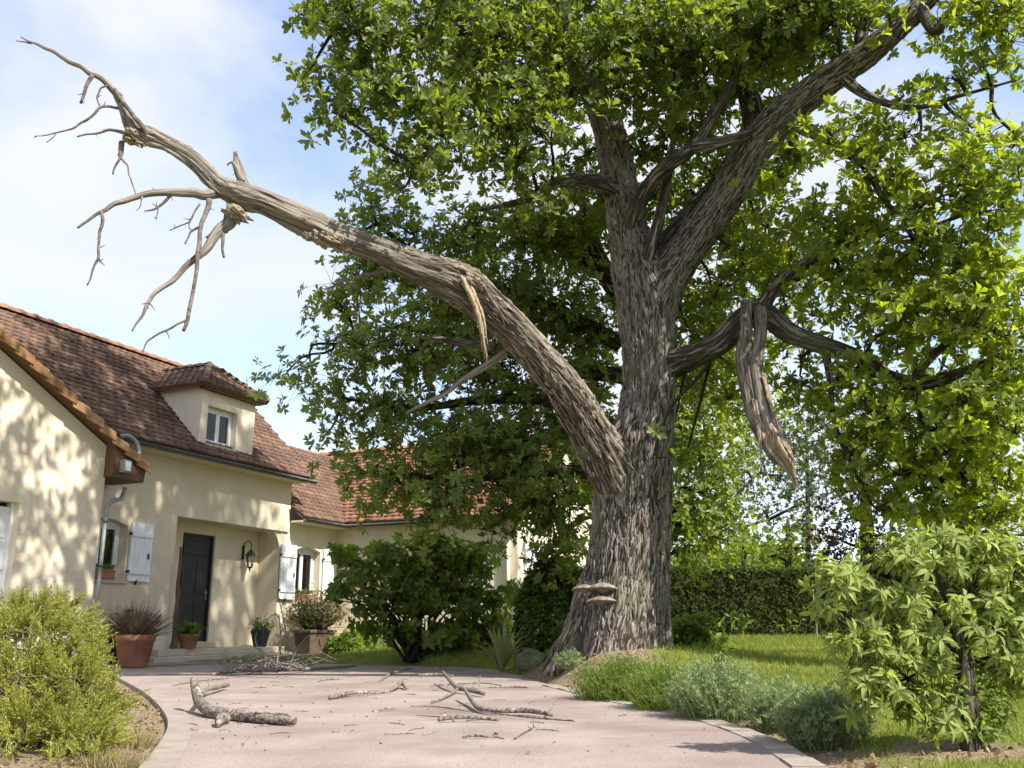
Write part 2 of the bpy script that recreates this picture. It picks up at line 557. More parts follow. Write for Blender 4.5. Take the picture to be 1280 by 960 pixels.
# near end runs under the camera to behind it
near_l, near_r = dl[0], dr[0]
house_edge = [np.array([-5.2, 18.6, 0]), np.array([-7.2, 17.3, 0]), np.array([-8.6, 15.2, 0])]
drive_poly = np.vstack([[(-3.4, -9, 0)], [(-2.6, 1.5, 0)], dl, house_edge[::-1], dr[::-1], [(2.6, 1.5, 0)], [(3.0, -9, 0)]])[:, :2]
def inside(poly, X, Y):
    c = np.zeros(X.shape, bool)
    n = len(poly)
    j = n - 1
    for i in range(n):
        xi, yi = poly[i]
        xj, yj = poly[j]
        t = ((yi > Y) != (yj > Y)) & (X < (xj - xi) * (Y - yi) / (yj - yi + 1e-12) + xi)
        c ^= t
        j = i
    return c
def edge_dist(poly, X, Y):
    d = np.full(X.shape, 1e9)
    n = len(poly)
    for i in range(n):
        a, b = poly[i], poly[(i + 1) % n]
        e = b - a
        t = np.clip(((X - a[0]) * e[0] + (Y - a[1]) * e[1]) / (e @ e + 1e-12), 0, 1)
        d = np.minimum(d, np.hypot(X - a[0] - t * e[0], Y - a[1] - t * e[1]))
    return d
def terrain(X, Y):
    X, Y = np.asarray(X, float), np.asarray(Y, float)
    d = np.where(inside(drive_poly, X, Y), 0, edge_dist(drive_poly, X, Y))
    tgt = 0.03 + 0.42 * np.clip((Y - 5) / 17, 0, 1.15) * smooth01((X + 4.5) / 4.5)
    tgt = tgt + 0.03 * (fbm(np.stack([X * 0.6, Y * 0.6, X * 0], -1).reshape(-1, 3), 2).reshape(X.shape) - 0.5)
    r = np.hypot((X - TREE[0]) * 0.8, Y - TREE[1] + 0.1)
    tgt = tgt + 0.22 * np.exp(-(r / 1.3) ** 2)
    z = -0.035 + (tgt + 0.035) * smooth01(d / 0.8 + 0.08 * (d > 0))
    return np.where(d <= 0, -0.035, z)
def tz(x, y):
    return float(terrain(np.array([x]), np.array([y]))[0])
def gpt(x, y):
    """where the sight line through that pixel meets the ground"""
    z = 0.0
    for _ in range(25):
        p = onz(x, y, min(z, CAMH - 0.03))
        if p[1] > 60: p = at(x, y, 60)
        z = 0.6 * z + 0.4 * max(0.0, tz(p[0], p[1]))
    p[2] = tz(p[0], p[1])
    return p

GROUND, GN, GL, GP = mat('garden_ground')
t = nd(GN, 'ShaderNodeTexCoord')
na = nd(GN, 'ShaderNodeTexNoise', Scale=2.2, Detail=8, Roughness=0.65)
nb = nd(GN, 'ShaderNodeTexNoise', Scale=45, Detail=5, Roughness=0.7)
GL.new(t.outputs['Object'], na.inputs['Vector'])
GL.new(t.outputs['Object'], nb.inputs['Vector'])
ra = ramp(GN, [(0.3, (0.085, 0.125, 0.022)), (0.5, (0.14, 0.17, 0.032)), (0.7, (0.21, 0.20, 0.05))])
GL.new(na.outputs['Fac'], ra.inputs['Fac'])
rb = ramp(GN, [(0.3, (0.10, 0.075, 0.05)), (0.5, (0.24, 0.185, 0.125)), (0.7, (0.40, 0.32, 0.22))])
GL.new(nb.outputs['Fac'], rb.inputs['Fac'])
sa = nd(GN, 'ShaderNodeAttribute', attribute_name='soil')
sm = nd(GN, 'ShaderNodeMix', data_type='RGBA')
GL.new(sa.outputs['Fac'], sm.inputs['Factor'])
GL.new(ra.outputs['Color'], sm.inputs['A'])
GL.new(rb.outputs['Color'], sm.inputs['B'])
GL.new(sm.outputs['Result'], GP.inputs['Base Color'])
GP.inputs['Roughness'].default_value = 1
GP.inputs['Specular IOR Level'].default_value = 0.1
gb = nd(GN, 'ShaderNodeBump', Strength=0.8, Distance=0.03)
GL.new(nb.outputs['Fac'], gb.inputs['Height'])
GL.new(gb.outputs[0], GP.inputs['Normal'])

gx = np.r_[-400, -150, -60, -30, np.arange(-14, 14.01, 0.11), 18, 24, 32, 60, 150, 400]
gy = np.r_[-300, -80, -20, -8, -2, np.arange(1, 27.01, 0.11), 30, 36, 45, 60, 90, 150, 300, 900]
GX, GY = np.meshgrid(gx, gy, indexing='ij')
GZ = terrain(GX, GY)
def soil_at(X, Y):
    d = edge_dist(drive_poly, X, Y)
    wob = 0.5 * (fbm(np.stack([X * 1.7, Y * 1.7, X * 0 + 5], -1).reshape(-1, 3), 3).reshape(X.shape) - 0.5)
    rt = np.hypot(X - TREE[0] + 0.25, (Y - TREE[1]) * 0.9)
    s = smooth01((1.9 + wob * 2 - rt) / 0.5) * smooth01((TREE[0] + 0.35 - X) / 0.4 + .5)                                   # litter round the oak
    s = np.maximum(s, smooth01((0.42 + wob - d) / 0.25) * (X > 0.3) * (Y < 13))  # bed along the drive
    s = np.maximum(s, smooth01((1.8 + wob - d) / 0.3) * (X < -1.0) * (Y < 13))   # under the left shrub
    rs = np.hypot(X - 2.15, (Y - 4.9))
    s = np.maximum(s, smooth01((0.5 + wob - rs) / 0.3))
    return s
GS = soil_at(GX, GY)
ni, nj = GX.shape
ii, jj = np.meshgrid(np.arange(ni - 1), np.arange(nj - 1), indexing='ij')
gq = np.stack([ii * nj + jj, (ii + 1) * nj + jj, (ii + 1) * nj + jj + 1, ii * nj + jj + 1], -1).reshape(-1, 4)
ground = link('ground', np_mesh('ground', np.stack([GX, GY, GZ], -1).reshape(-1, 3), gq, True, {'soil': ('FLOAT', GS.ravel())}), None, GROUND)
tag(ground, 'green lawn and bare soil of the garden', None, None, 'structure')

DRIVE = noisy('pink_resin_drive', [(0.25, (0.205, 0.162, 0.147)), (0.5, (0.265, 0.217, 0.198)), (0.75, (0.32, 0.272, 0.25))], scale=1.4, detail=10, rough=0.9, bump=0.35, bscale=170, bdist=0.006,
              speck=55, patch=(0.9, (0.19, 0.138, 0.124), 0.48, 0.70))
KERB = noisy('pale_edging', [(0.3, (0.21, 0.175, 0.152)), (0.7, (0.30, 0.26, 0.228))], scale=6, bump=0.4, bscale=80)
PAVER = noisy('edge_paver', [(0.3, (0.20, 0.165, 0.14)), (0.7, (0.33, 0.28, 0.245))], scale=5, bump=0.4, bscale=70)
def sheet(name, poly, z, m, parent=None):
    vs = [Vector((p[0], p[1], 0)) for p in poly]
    tri = tessellate_polygon([vs])
    mb = MB()
    mb.add([(p[0], p[1], z) for p in poly], [t if (vs[t[1]] - vs[t[0]]).cross(vs[t[2]] - vs[t[0]]).z > 0 else t[::-1] for t in tri])
    return mb.build(name, m, parent)
driveway = tag(sheet('driveway', drive_poly, 0.0, DRIVE), 'pinkish driveway curving to the house', None, None, 'structure')
# flush edging: pale band on the left, separate pavers on the right
def offs(P, w):
    T = np.gradient(P[:, :2], axis=0)
    T /= np.linalg.norm(T, axis=1)[:, None]
    return P[:, :2] + np.stack([-T[:, 1], T[:, 0]], 1) * w
lo, li = offs(dl, 0.02), offs(dl, -0.13)
mb = MB()
V = [(*p, 0.006) for p in lo] + [(*p, 0.006) for p in li] + [(*p, -0.05) for p in lo] + [(*p, -0.05) for p in li]
n = len(lo)
mb.add(V, [(i, n + i, n + i + 1, i + 1) for i in range(n - 1)] + [(i, i + 1, 2 * n + i + 1, 2 * n + i) for i in range(n - 1)])
mb.build('edging_band', KERB, driveway)
drs = spline(np.array([onz(*p) for p in drive_px_right[:8]]), 0.30)
for i in range(len(drs) - 1):
    a, b = drs[i], drs[i + 1]
    e = (b - a)[:2]
    l = np.linalg.norm(e)
    e /= l
    nn = np.array([-e[1], e[0]])
    g = 0.008
    z = 0.008 + random.uniform(-0.003, 0.006)
    q = [a[:2] + e * g - nn * 0.02, b[:2] - e * g - nn * 0.02, b[:2] - e * g + nn * 0.13, a[:2] + e * g + nn * 0.13]
    m_ = MB()
    m_.add([(*p, z) for p in q] + [(*p, -0.08) for p in q], [(0, 1, 2, 3), (0, 4, 5, 1), (1, 5, 6, 2), (2, 6, 7, 3), (3, 7, 4, 0)])
    m_.build('edge_paver', PAVER, driveway)

# ------------------------------------------------------------------ house
O = onz(200, 829, 0)
U = np.array([0.41568, 0.90951, 0])
NN = np.array([0.90951, -0.41568, 0])
def HL(u, n, z):
    return O + U * u + NN * n + np.array([0, 0, z])
RZ = math.atan2(U[1], U[0])
house = empty('house', O, RZ)
tag(house, 'cream rendered house with brown tiled roofs, dormer and white shutters', 'house')
# local axes of the house: x along the front, y into the house (n = -y), z up
STUCCO = noisy('cream_render', [(0.25, (0.57, 0.485, 0.355)), (0.5, (0.65, 0.565, 0.425)), (0.75, (0.70, 0.62, 0.485))], scale=1.1, detail=9, rough=0.95, bump=0.55, bscale=26, bdist=0.02,
               streak=.86, patch=(0.7, (0.57, 0.475, 0.335), 0.52, 0.8))
STUCCO2 = noisy('smooth_cream_render', [(0.3, (0.64, 0.555, 0.42)), (0.7, (0.715, 0.635, 0.50))], scale=1.5, detail=8, rough=0.95, bump=0.35, bscale=40, bdist=0.01, streak=.86)
STONE = noisy('step_stone', [(0.3, (0.40, 0.345, 0.265)), (0.7, (0.55, 0.485, 0.385))], scale=4, bump=0.3, bscale=60)
WHITE = noisy('white_paint', [(0.3, (0.70, 0.71, 0.74)), (0.7, (0.80, 0.81, 0.83))], scale=5, rough=0.5, bump=0.05, bscale=40)
ZINC = noisy('zinc', [(0.3, (0.05, 0.053, 0.052)), (0.7, (0.11, 0.115, 0.11))], scale=8, rough=0.55, bump=0.1, metallic=0.3)
ZINCL = noisy('pale_zinc', [(0.3, (0.19, 0.21, 0.21)), (0.7, (0.30, 0.32, 0.315))], scale=6, rough=0.5, bump=0.1, metallic=0.3)
DOORM = noisy('dark_door_paint', [(0.3, (0.010, 0.011, 0.013)), (0.7, (0.022, 0.023, 0.026))], scale=12, rough=0.4, bump=0.12, bscale=30, spec=0.5, stretch=(4, 4, .5))
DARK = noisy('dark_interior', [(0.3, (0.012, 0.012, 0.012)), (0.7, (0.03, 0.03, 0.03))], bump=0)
CURT = noisy('white_curtain', [(0.3, (0.70, 0.69, 0.67)), (0.7, (0.84, 0.83, 0.80))], scale=5, bump=0.6, bscale=18, bdist=0.03, stretch=(5, 5, 0.1))
IRON = noisy('black_iron', [(0.3, (0.012, 0.011, 0.01)), (0.7, (0.03, 0.028, 0.026))], scale=20, rough=0.5, bump=0.1)
WOODB = noisy('brown_eave_wood', [(0.3, (0.085, 0.045, 0.028)), (0.7, (0.16, 0.085, 0.05))], scale=9, rough=0.7, bump=0.2, stretch=(1, 6, 6))
def glass_mat():
    m, N, L, P = mat('window_glass')
    L.clear()
    tr = nd(N, 'ShaderNodeBsdfTransparent')
    tr.inputs[0].default_value = (0.95, 0.97, 0.96, 1)
    gl = nd(N, 'ShaderNodeBsdfGlossy', Roughness=0.03)
    fr = nd(N, 'ShaderNodeFresnel', IOR=1.6)
    ms = nd(N, 'ShaderNodeMixShader')
    L.new(fr.outputs[0], ms.inputs[0])
    L.new(tr.outputs[0], ms.inputs[1])
    L.new(gl.outputs[0], ms.inputs[2])
    L.new(ms.outputs[0], N['Material Output'].inputs['Surface'])
    return m
GLASS = glass_mat()
def tile_mat(name, c, orand=0.0):
    m, N, L, P = mat(name)
    g = nd(N, 'ShaderNodeNewGeometry')
    t = nd(N, 'ShaderNodeTexCoord')
    a = nd(N, 'ShaderNodeTexNoise', Scale=1.3, Detail=7, Roughness=0.65)
    L.new(t.outputs['Object'], a.inputs['Vector'])
    md = nd(N, 'ShaderNodeMath', operation='MULTIPLY_ADD')
    L.new(g.outputs['Random Per Island'], md.inputs[0])
    md.inputs[1].default_value = 0.45
    ad = nd(N, 'ShaderNodeMath', operation='MULTIPLY_ADD')
    L.new(a.outputs['Fac'], ad.inputs[0])
    ad.inputs[1].default_value = 1.1
    ad.inputs[2].default_value = -0.27
    oi = nd(N, 'ShaderNodeObjectInfo')
    ao = nd(N, 'ShaderNodeMath', operation='MULTIPLY_ADD')
    L.new(oi.outputs['Random'], ao.inputs[0])
    ao.inputs[1].default_value = orand
    L.new(ad.outputs[0], ao.inputs[2])
    L.new(ao.outputs[0], md.inputs[2])
    r = ramp(N, [(0.0, c[0]), (0.35, c[1]), (0.7, c[2]), (1.0, c[3])])
    L.new(md.outputs[0], r.inputs['Fac'])
    L.new(r.outputs['Color'], P.inputs['Base Color'])
    P.inputs['Roughness'].default_value = 0.9
    P.inputs['Specular IOR Level'].default_value = 0.2
    b = nd(N, 'ShaderNodeTexNoise', Scale=45, Detail=4)
    L.new(t.outputs['Object'], b.inputs['Vector'])
    bp = nd(N, 'ShaderNodeBump', Strength=0.4, Distance=0.01)
    L.new(b.outputs['Fac'], bp.inputs['Height'])
    L.new(bp.outputs[0], P.inputs['Normal'])
    return m
TILE = tile_mat('brown_clay_tile', [(0.062, 0.043, 0.036), (0.120, 0.076, 0.058), (0.18, 0.112, 0.081), (0.26, 0.172, 0.118)])
TILE2 = tile_mat('orange_clay_tile', [(0.13, 0.065, 0.045), (0.22, 0.11, 0.072), (0.31, 0.165, 0.105), (0.40, 0.25, 0.165)])
VERGE = tile_mat('ochre_verge_tile', [(0.085, 0.045, 0.028), (0.17, 0.088, 0.045), (0.27, 0.145, 0.07), (0.40, 0.25, 0.14)], 0.5)

def panel(name, outer, holes, y0, y1, m, parent, axis='x'):
    """flat wall of thickness y0..y1 with openings; outline in (x, z); axis 'y': outline in (y, z), thickness along x"""
    loops = [outer] + holes
    pts = [p for l in loops for p in l]
    tri = tessellate_polygon([[Vector((p[0], p[1], 0)) for p in l] for l in loops])
    def P(p, y):
        return (p[0], y, p[1]) if axis == 'x' else (y, p[0], p[1])
    nP = len(pts)
    mb = MB()
    V = [P(p, y0) for p in pts] + [P(p, y1) for p in pts]
    Fs = [tuple(t) for t in tri] + [tuple(nP + i for i in t[::-1]) for t in tri]
    k = 0
    for l in loops:
        for i in range(len(l)):
            a, b = k + i, k + (i + 1) % len(l)
            Fs.append((a, b, nP + b, nP + a))
        k += len(l)
    mb.add(V, Fs)
    o = mb.build(name, m, parent)
    bm = bmesh.new()
    bm.from_mesh(o.data)
    bmesh.ops.recalc_face_normals(bm, faces=bm.faces)
    bm.to_mesh(o.data)
    bm.free()
    return o
def arch(x0, x1, z0, z1, rise=0.1):
    top = [(x1 + (x0 - x1) * t, z1 - rise + rise * math.sin(math.pi * t)) for t in np.linspace(0, 1, 9)]
    return [(x0, z0), (x1, z0)] + top
def rect(x0, x1, z0, z1):
    return [(x0, z0), (x1, z0), (x1, z1), (x0, z1)]
YF = 0.5
W1 = (-1.55, -0.56, 1.46, 2.52)
W2 = (4.50, 5.46, 1.22, 2.46)
panel('wall', [(-1.8, -.1), (0.65, -.1), (0.65, 2.73), (4.16, 2.73), (4.16, 3.93), (-1.8, 3.93)], [arch(*W1)], YF, YF + 0.28, STUCCO, house)
panel('wall', [(3.92, -.1), (6.35, -.1), (6.35, 3.03), (4.158, 3.03), (4.158, 2.728), (3.92, 2.728)], [arch(*W2)], YF + 0.05, YF + 0.31, STUCCO2, house)
panel('porch_wall', [(0.4, 0.1), (4.2, 0.1), (4.2, 2.9), (0.4, 2.9)], [rect(1.50, 2.46, 0.34, 2.52)], 1.12, 1.3, STUCCO2, house)
MB().box(3.92, 4.1, YF + 0.312, 1.118, 0, 2.9).build('porch_wall', STUCCO2, house)
MB().box(0.45, 0.65, YF + 0.282, 1.118, 0, 2.9).build('porch_wall', STUCCO2, house)
MB().box(0.652, 3.918, YF + 0.28, 1.118, 2.733, 2.9).build('porch_ceiling', STUCCO2, house)
# curved haunch where the porch beam meets its right pier
m_ = MB()
hp = [(3.918, 2.73)] + [(3.918 - 0.42 * (1 - math.sin(a)), 2.73 - 0.42 * (1 - math.cos(a))) for a in np.linspace(math.pi / 2 * 0, math.pi / 2, 8)][::-1]
hp = [(3.918, 2.728), (3.918, 2.25)] + [(3.918 - 0.36 * (1 - math.cos(a)), 2.25 + 0.478 * math.sin(a)) for a in np.linspace(0.1, math.pi / 2, 8)]
panel('porch_corbel', hp, [], YF + 0.06, YF + 0.27, STUCCO2, house)
# steps
MB().box(-0.15, 3.9, 0.0, 1.11, -0.1, 0.105).build('step', STONE, house, bevel=0.012)
MB().box(0.20, 3.915, 0.26, 1.115, 0.107, 0.232).build('step', STONE, house, bevel=0.012)
MB().box(1.40, 2.60, 0.90, 1.118, 0.2345, 0.335).build('step', STONE, house, bevel=0.01)
# front door
door = MB().box(1.545, 2.415, 1.20, 1.245, 0.345, 2.475).build('door', DOORM, house, bevel=0.004)
fr = MB().box(1.502, 1.543, 1.16, 1.26, 0.342, 2.518).box(2.417, 2.458, 1.16, 1.26, 0.342, 2.518).box(1.544, 2.416, 1.16, 1.26, 2.478, 2.518)
fr.build('door_frame', DOORM, house)
for x0, x1, z0, z1 in [(1.62, 1.92, 0.5, 1.15), (2.04, 2.34, 0.5, 1.15), (1.62, 1.92, 1.3, 2.0), (2.04, 2.34, 1.3, 2.0), (1.62, 2.34, 2.1, 2.38)]:
    MB().box(x0, x1, 1.185, 1.199, z0, z1).build('door_panel', DOORM, door, bevel=0.01)
MB().tube([(2.37, 1.199, 1.32), (2.37, 1.155, 1.32), (2.27, 1.15, 1.32)], 0.011).build('door_handle', ZINCL, door, True)
MB().box(2.355, 2.385, 1.192, 1.1985, 1.2, 1.4).build('lock_plate', ZINCL, door)
MB().box(1.5005, 1.504, 1.122, 1.3, .5, .6).build('hinge', ZINC, house)
# windows in the front
def window(name, x0, x1, z0, z1, y, parent, leaves=2, curtain=True, rise=0.1, mg=.3, dp=.75):
    w = MB()
    f = 0.055
    w.box(x0, x0 + f, y, y + 0.06, z0, z1).box(x1 - f, x1, y, y + 0.06, z0, z1).box(x0 + f, x1 - f, y, y + 0.06, z1 - f - rise * .6, z1).box(x0 + f, x1 - f, y, y + 0.06, z0, z0 + f)
    o = w.build(name, WHITE, parent, bevel=0.006)
    xs = np.linspace(x0 + f, x1 - f, leaves + 1)
    for i in range(leaves):
        a, b = xs[i] + 0.004, xs[i + 1] - 0.004
        z_0, z_1 = z0 + f + 0.004, z1 - f - rise * .6 - 0.004
        s = MB().box(a, a + 0.045, y - 0.012, y + 0.04, z_0, z_1).box(b - 0.045, b, y - 0.012, y + 0.04, z_0, z_1)
        s.box(a + 0.045, b - 0.045, y - 0.012, y + 0.04, z_1 - 0.045, z_1).box(a + 0.045, b - 0.045, y - 0.012, y + 0.04, z_0, z_0 + 0.045)
        s.build('window_sash', WHITE, o, bevel=0.004)
        MB().box(a + 0.04, b - 0.04, y + 0.012, y + 0.02, z_0 + 0.04, z_1 - 0.04).build('pane', GLASS, o)
    if curtain:
        V, Fs = [], []
        k = 40
        xa, xb = x0 + (x1 - x0) * curtain[0], x0 + (x1 - x0) * curtain[1]
        for i in range(k + 1):
            x = xa + (xb - xa) * i / k
            yy = y + 0.085 + 0.02 * math.sin(i * 1.1) + 0.01 * math.sin(i * 2.7)
            V += [(x, yy, z0), (x, yy, z1)]
        for i in range(k):
            Fs.append((2 * i, 2 * i + 2, 2 * i + 3, 2 * i + 1))
        MB().add(V, Fs).build('curtain', CURT, o, True)
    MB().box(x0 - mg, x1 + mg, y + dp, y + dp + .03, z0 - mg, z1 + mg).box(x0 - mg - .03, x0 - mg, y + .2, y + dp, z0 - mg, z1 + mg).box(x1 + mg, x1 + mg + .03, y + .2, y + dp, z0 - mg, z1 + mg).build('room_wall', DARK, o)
    return o
window('window', *W1[:2], W1[2] + 0.02, W1[3], YF + 0.20, house, 2, (0.45, 1.0))
window('window', *W2[:2], W2[2] + 0.02, W2[3], YF + 0.24, house, 2, (0.0, 1.0))
for (x0, x1, z0, z1), yf in ((W1, YF), (W2, YF + 0.05)):
    MB().box(x0 - 0.04, x1 + 0.05, yf - 0.05, yf + 0.19, z0 - 0.075, z0 - 0.003).build('window_sill', STONE, house, bevel=0.008)
def shutter(x0, x1, z0, z1, y, parent, axis='x', label=None):
    s = empty('shutter')
    s.parent = parent
    if label: s['label'] = label
    def bx(a, b, c, d, e, f_):
        return MB().box(a, b, c, d, e, f_) if axis == 'x' else MB().box(c, d, a, b, e, f_)
    k = 5
    w = (x1 - x0) / k
    for i in range(k):
        bx(x0 + i * w + 0.002, x0 + (i + 1) * w - 0.002, y, y + 0.028, z0, z1).build('board', WHITE, s, bevel=0.003)
    for z in (z0 + 0.16 * (z1 - z0), z1 - 0.2 * (z1 - z0)):
        bx(x0 + 0.015, x1 - 0.015, y - 0.024, y - 0.001, z - 0.045, z + 0.045).build('batten', WHITE, s, bevel=0.006)
    h = bx(x1 - 0.1, x1 - 0.08, y - 0.03, y - 0.002, (z0 + z1) / 2 - 0.12, (z0 + z1) / 2 - 0.02)
    h.build('latch', IRON, s)
    for z in (z0 + 0.16 * (z1 - z0), z1 - 0.2 * (z1 - z0)):
        bx(x0 - 0.03, x0 + 0.012, y - 0.012, y + 0.03, z - 0.02, z + 0.02).build('hinge', IRON, s)
    bx(x0 + 0.2, x0 + 0.22, y - 0.01, y + 0.03, z0 - 0.06, z0 + 0.03).build('catch', IRON, s)
shutter(-0.51, 0.02, 1.44, 2.50, YF - 0.045, house)
shutter(3.90, 4.46, 1.24, 2.45, YF - 0.02, house)
shutter(5.54, 6.08, 1.24, 2.45, YF - 0.005, house)
# garage wing at the left, gable parallel to the front
YG = -0.1
def gz(u):
    return 3.32 + 0.507 * (-1.13 - u)
panel('gable_wall', [(-9.5, -.1), (-1.76, -.1), (-1.76, gz(-1.76)), (-5.6, gz(-5.6)), (-9.5, gz(-1.7))], [rect(-5.8, -3.34, -0.05, 2.50)], YG, YG + 0.25, STUCCO2, house)
MB().box(-2.0, -1.762, YG + 0.252, 0.7, -.1, 3.55).build('gable_wall', STUCCO2, house)
gd = empty('garage_door'); gd.parent = house
for i in range(5):
    MB().box(-5.75, -3.39, YG + 0.16, YG + 0.2, 0.0 + i * 0.488, 0.48 + i * 0.488).build('panel', WHITE, gd, bevel=0.01)
MB().box(-3.388, -3.342, YG + 0.12, YG + 0.24, -.05, 2.498).build('door_frame', WHITE, gd)
# roof boards under the gable edge
m_ = MB()
m_.add([(-1.05, YG - 0.22, gz(-1.05) + 0.03), (-5.6, YG - 0.22, gz(-5.6) + 0.03), (-5.6, 3.0, gz(-5.6) + 0.03), (-1.05, 3.0, gz(-1.05) + 0.03),
        (-1.05, YG - 0.22, gz(-1.05) + 0.10), (-5.6, YG - 0.22, gz(-5.6) + 0.10), (-5.6, 3.0, gz(-5.6) + 0.10), (-1.05, 3.0, gz(-1.05) + 0.10)],
       [(0, 1, 2, 3), (4, 7, 6, 5), (0, 4, 5, 1), (3, 2, 6, 7), (0, 3, 7, 4)])
groof = m_.build('garage_roof', WOODB, house)
u = -1.02
k = 0
while u > -5.4:                       # edge tiles stepping up the gable
    l = 0.33
    ca, sa_ = math.cos(math.atan(0.507)), math.sin(math.atan(0.507))
    dz = random.uniform(-.012, .014)
    def pt(s, yy, h):
        return (u - s * ca - h * sa_ * -1 * 0 + h * 0, yy, gz(u) + 0.10 + s * sa_ + h)
    m_ = MB()
    V = []
    for s, lift in ((-0.05, 0.06), (l, 0.0)):
        for yy, h in ((YG - 0.255, -0.13), (YG - 0.255, 0.0), (YG - 0.22, 0.035), (YG - 0.12, 0.045), (YG + 0.05, 0.02)):
            V.append(pt(s, yy - lift * 0.4, h + lift + dz))
        for yy, h in ((YG + 0.05, 0.0), (YG - 0.20, 0.012), (YG - 0.228, -0.01), (YG - 0.232, -0.13)):
            V.append(pt(s, yy - lift * 0.4, h + lift + dz))
    q = 9
    m_.add(V, [(i, (i + 1) % q, q + (i + 1) % q, q + i) for i in range(q)] + [tuple(range(q))[::-1], tuple(q + i for i in range(q))])
    m_.build('verge_tile', VERGE, groof)
    u -= l * ca
    k += 1
# boxed eave end, outside light
m_ = MB()
m_.add([(-1.80, YG - 0.2, 3.12), (-1.08, YG - 0.2, 3.10), (-1.05, YG - 0.2, 3.36), (-1.80, YG - 0.2, 3.70), (-1.80, 0.49, 3.12), (-1.08, 0.49, 3.10), (-1.05, 0.49, 3.36), (-1.80, 0.49, 3.70)],
       [(0, 1, 2, 3), (7, 6, 5, 4), (0, 4, 5, 1), (1, 5, 6, 2), (2, 6, 7, 3), (3, 7, 4, 0)])
m_.build('eave_box', WOODB, house, bevel=0.01)
# tiled roofs
def tile_field(name, o, along, up, rows, cols, w, expo, m, parent, keep=None, kick=None):
    """courses of single clay tiles; o lower left corner, along/up unit vectors, normal = along x up"""
    o, along, up = (np.array(v, float) for v in (o, along, up))
    nr = np.cross(along, up)
    prof = [(0.0, 0.014), (0.12, 0.020), (0.3, 0.004), (0.7, 0.004), (0.88, 0.004), (0.99, 0.012)]
    V, Q = [], []
    b = 0
    for r in range(rows):
        sh = 0.5 * (r % 2)
        for c in range(cols + 1):
            x0 = (c - sh) * w
            mid = o + along * (x0 + w / 2) + up * (r + 0.5) * expo
            if keep is not None and not keep(mid):
                continue
            j = random.uniform(-0.007, 0.007)
            tl = random.uniform(-0.004, 0.006)
            for s, h in ((j, 0.036 + tl), (expo * 1.25, 0.006)):
                for px_, pz in prof:
                    V.append(o + along * (x0 + px_ * w) + up * (r * expo + s) + nr * (h + pz + (kick(r * expo) if kick else 0)))
            for px_, pz in prof:
                V.append(o + along * (x0 + px_ * w) + up * (r * expo + j + 0.004) + nr * (tl + (kick(r * expo) if kick else 0)))
            k = len(prof)
            for i in range(k - 1):
                Q.append((b + i, b + i + 1, b + k + i + 1, b + k + i))
                Q.append((b + 2 * k + i, b + 2 * k + i + 1, b + i + 1, b + i))
            b += 3 * k
    me = np_mesh(name, np.array(V), np.array(Q))
    return link(name, me, parent, m, 'stuff')
def slab(name, pts, th, m, parent):
    P = np.array(pts, float)
    nr = np.cross(P[1] - P[0], P[-1] - P[0])
    nr /= np.linalg.norm(nr)
    k = len(P)
    return MB().add(list(P) + list(P - nr * th), [tuple(range(k)), tuple(range(k, 2 * k))[::-1]] + [(i, k + i, k + (i + 1) % k, (i + 1) % k) for i in range(k)]).build(name, m, parent)
def ridge_caps(a, b, parent, m, r=0.10, step=0.34):
    a, b = np.array(a, float), np.array(b, float)
    L = np.linalg.norm(b - a)
    e = (b - a) / L
    side = np.cross(e, (0, 0, 1))
    side /= np.linalg.norm(side)
    up = np.cross(side, e)
    n_ = max(1, int(L / step))
    st = L / n_
    for i in range(n_):
        V = []
        for s, rr in ((-0.025, r * 1.16), (0.05, r * 1.16), (0.051, r), (st, r * 0.95)):
            for t_ in np.linspace(0.05, math.pi - 0.05, 7):
                p = a + e * (i * st + s) + side * rr * math.cos(t_) + up * (rr * math.sin(t_) - r * 0.45)
                V.append(p)
        m_ = MB()
        m_.add(V, [(j * 7 + q, j * 7 + q + 1, (j + 1) * 7 + q + 1, (j + 1) * 7 + q) for j in range(3) for q in range(6)] + [tuple(range(7))[::-1]])
        m_.build('ridge_tile', m, parent, True)
# main roof: eave y 0.15 z 3.95, ridge y 2.62 z 6.42
E0, R0 = np.array([0.12, 3.95]), np.array([2.62, 6.42])
UL, UR = -9.0, 4.42
rl = np.linalg.norm(R0 - E0)
upv = np.array([0, *(R0 - E0) / rl])
mroof = slab('roof', [(UL, E0[0], E0[1]), (UR, E0[0], E0[1]), (UR, R0[0], R0[1]), (UL, R0[0], R0[1])], 0.1, WOODB, house)
slab('roof', [(UR, 2 * R0[0] - E0[0], E0[1]), (UL, 2 * R0[0] - E0[0], E0[1]), (UL, R0[0], R0[1] - .002), (UR, R0[0], R0[1] - .002)], 0.1, TILE, house)
# the dormer stands in this roof: no tiles inside it
def main_keep(p):
    return not (0.95 < p[0] < 2.45 and p[1] > 0.42 and p[2] < 5.25)
tile_field('roof_tiles', (UL, E0[0], E0[1]), (1, 0, 0), upv, 22, int((UR - UL) / 0.18), 0.18, rl / 22, TILE, mroof, main_keep, kick=lambda s: 0.015 * max(0, 1 - s / 0.7))
ridge_caps((UL, R0[0], R0[1] + .06), (UR + .02, R0[0], R0[1] + .06), mroof, TILE2)
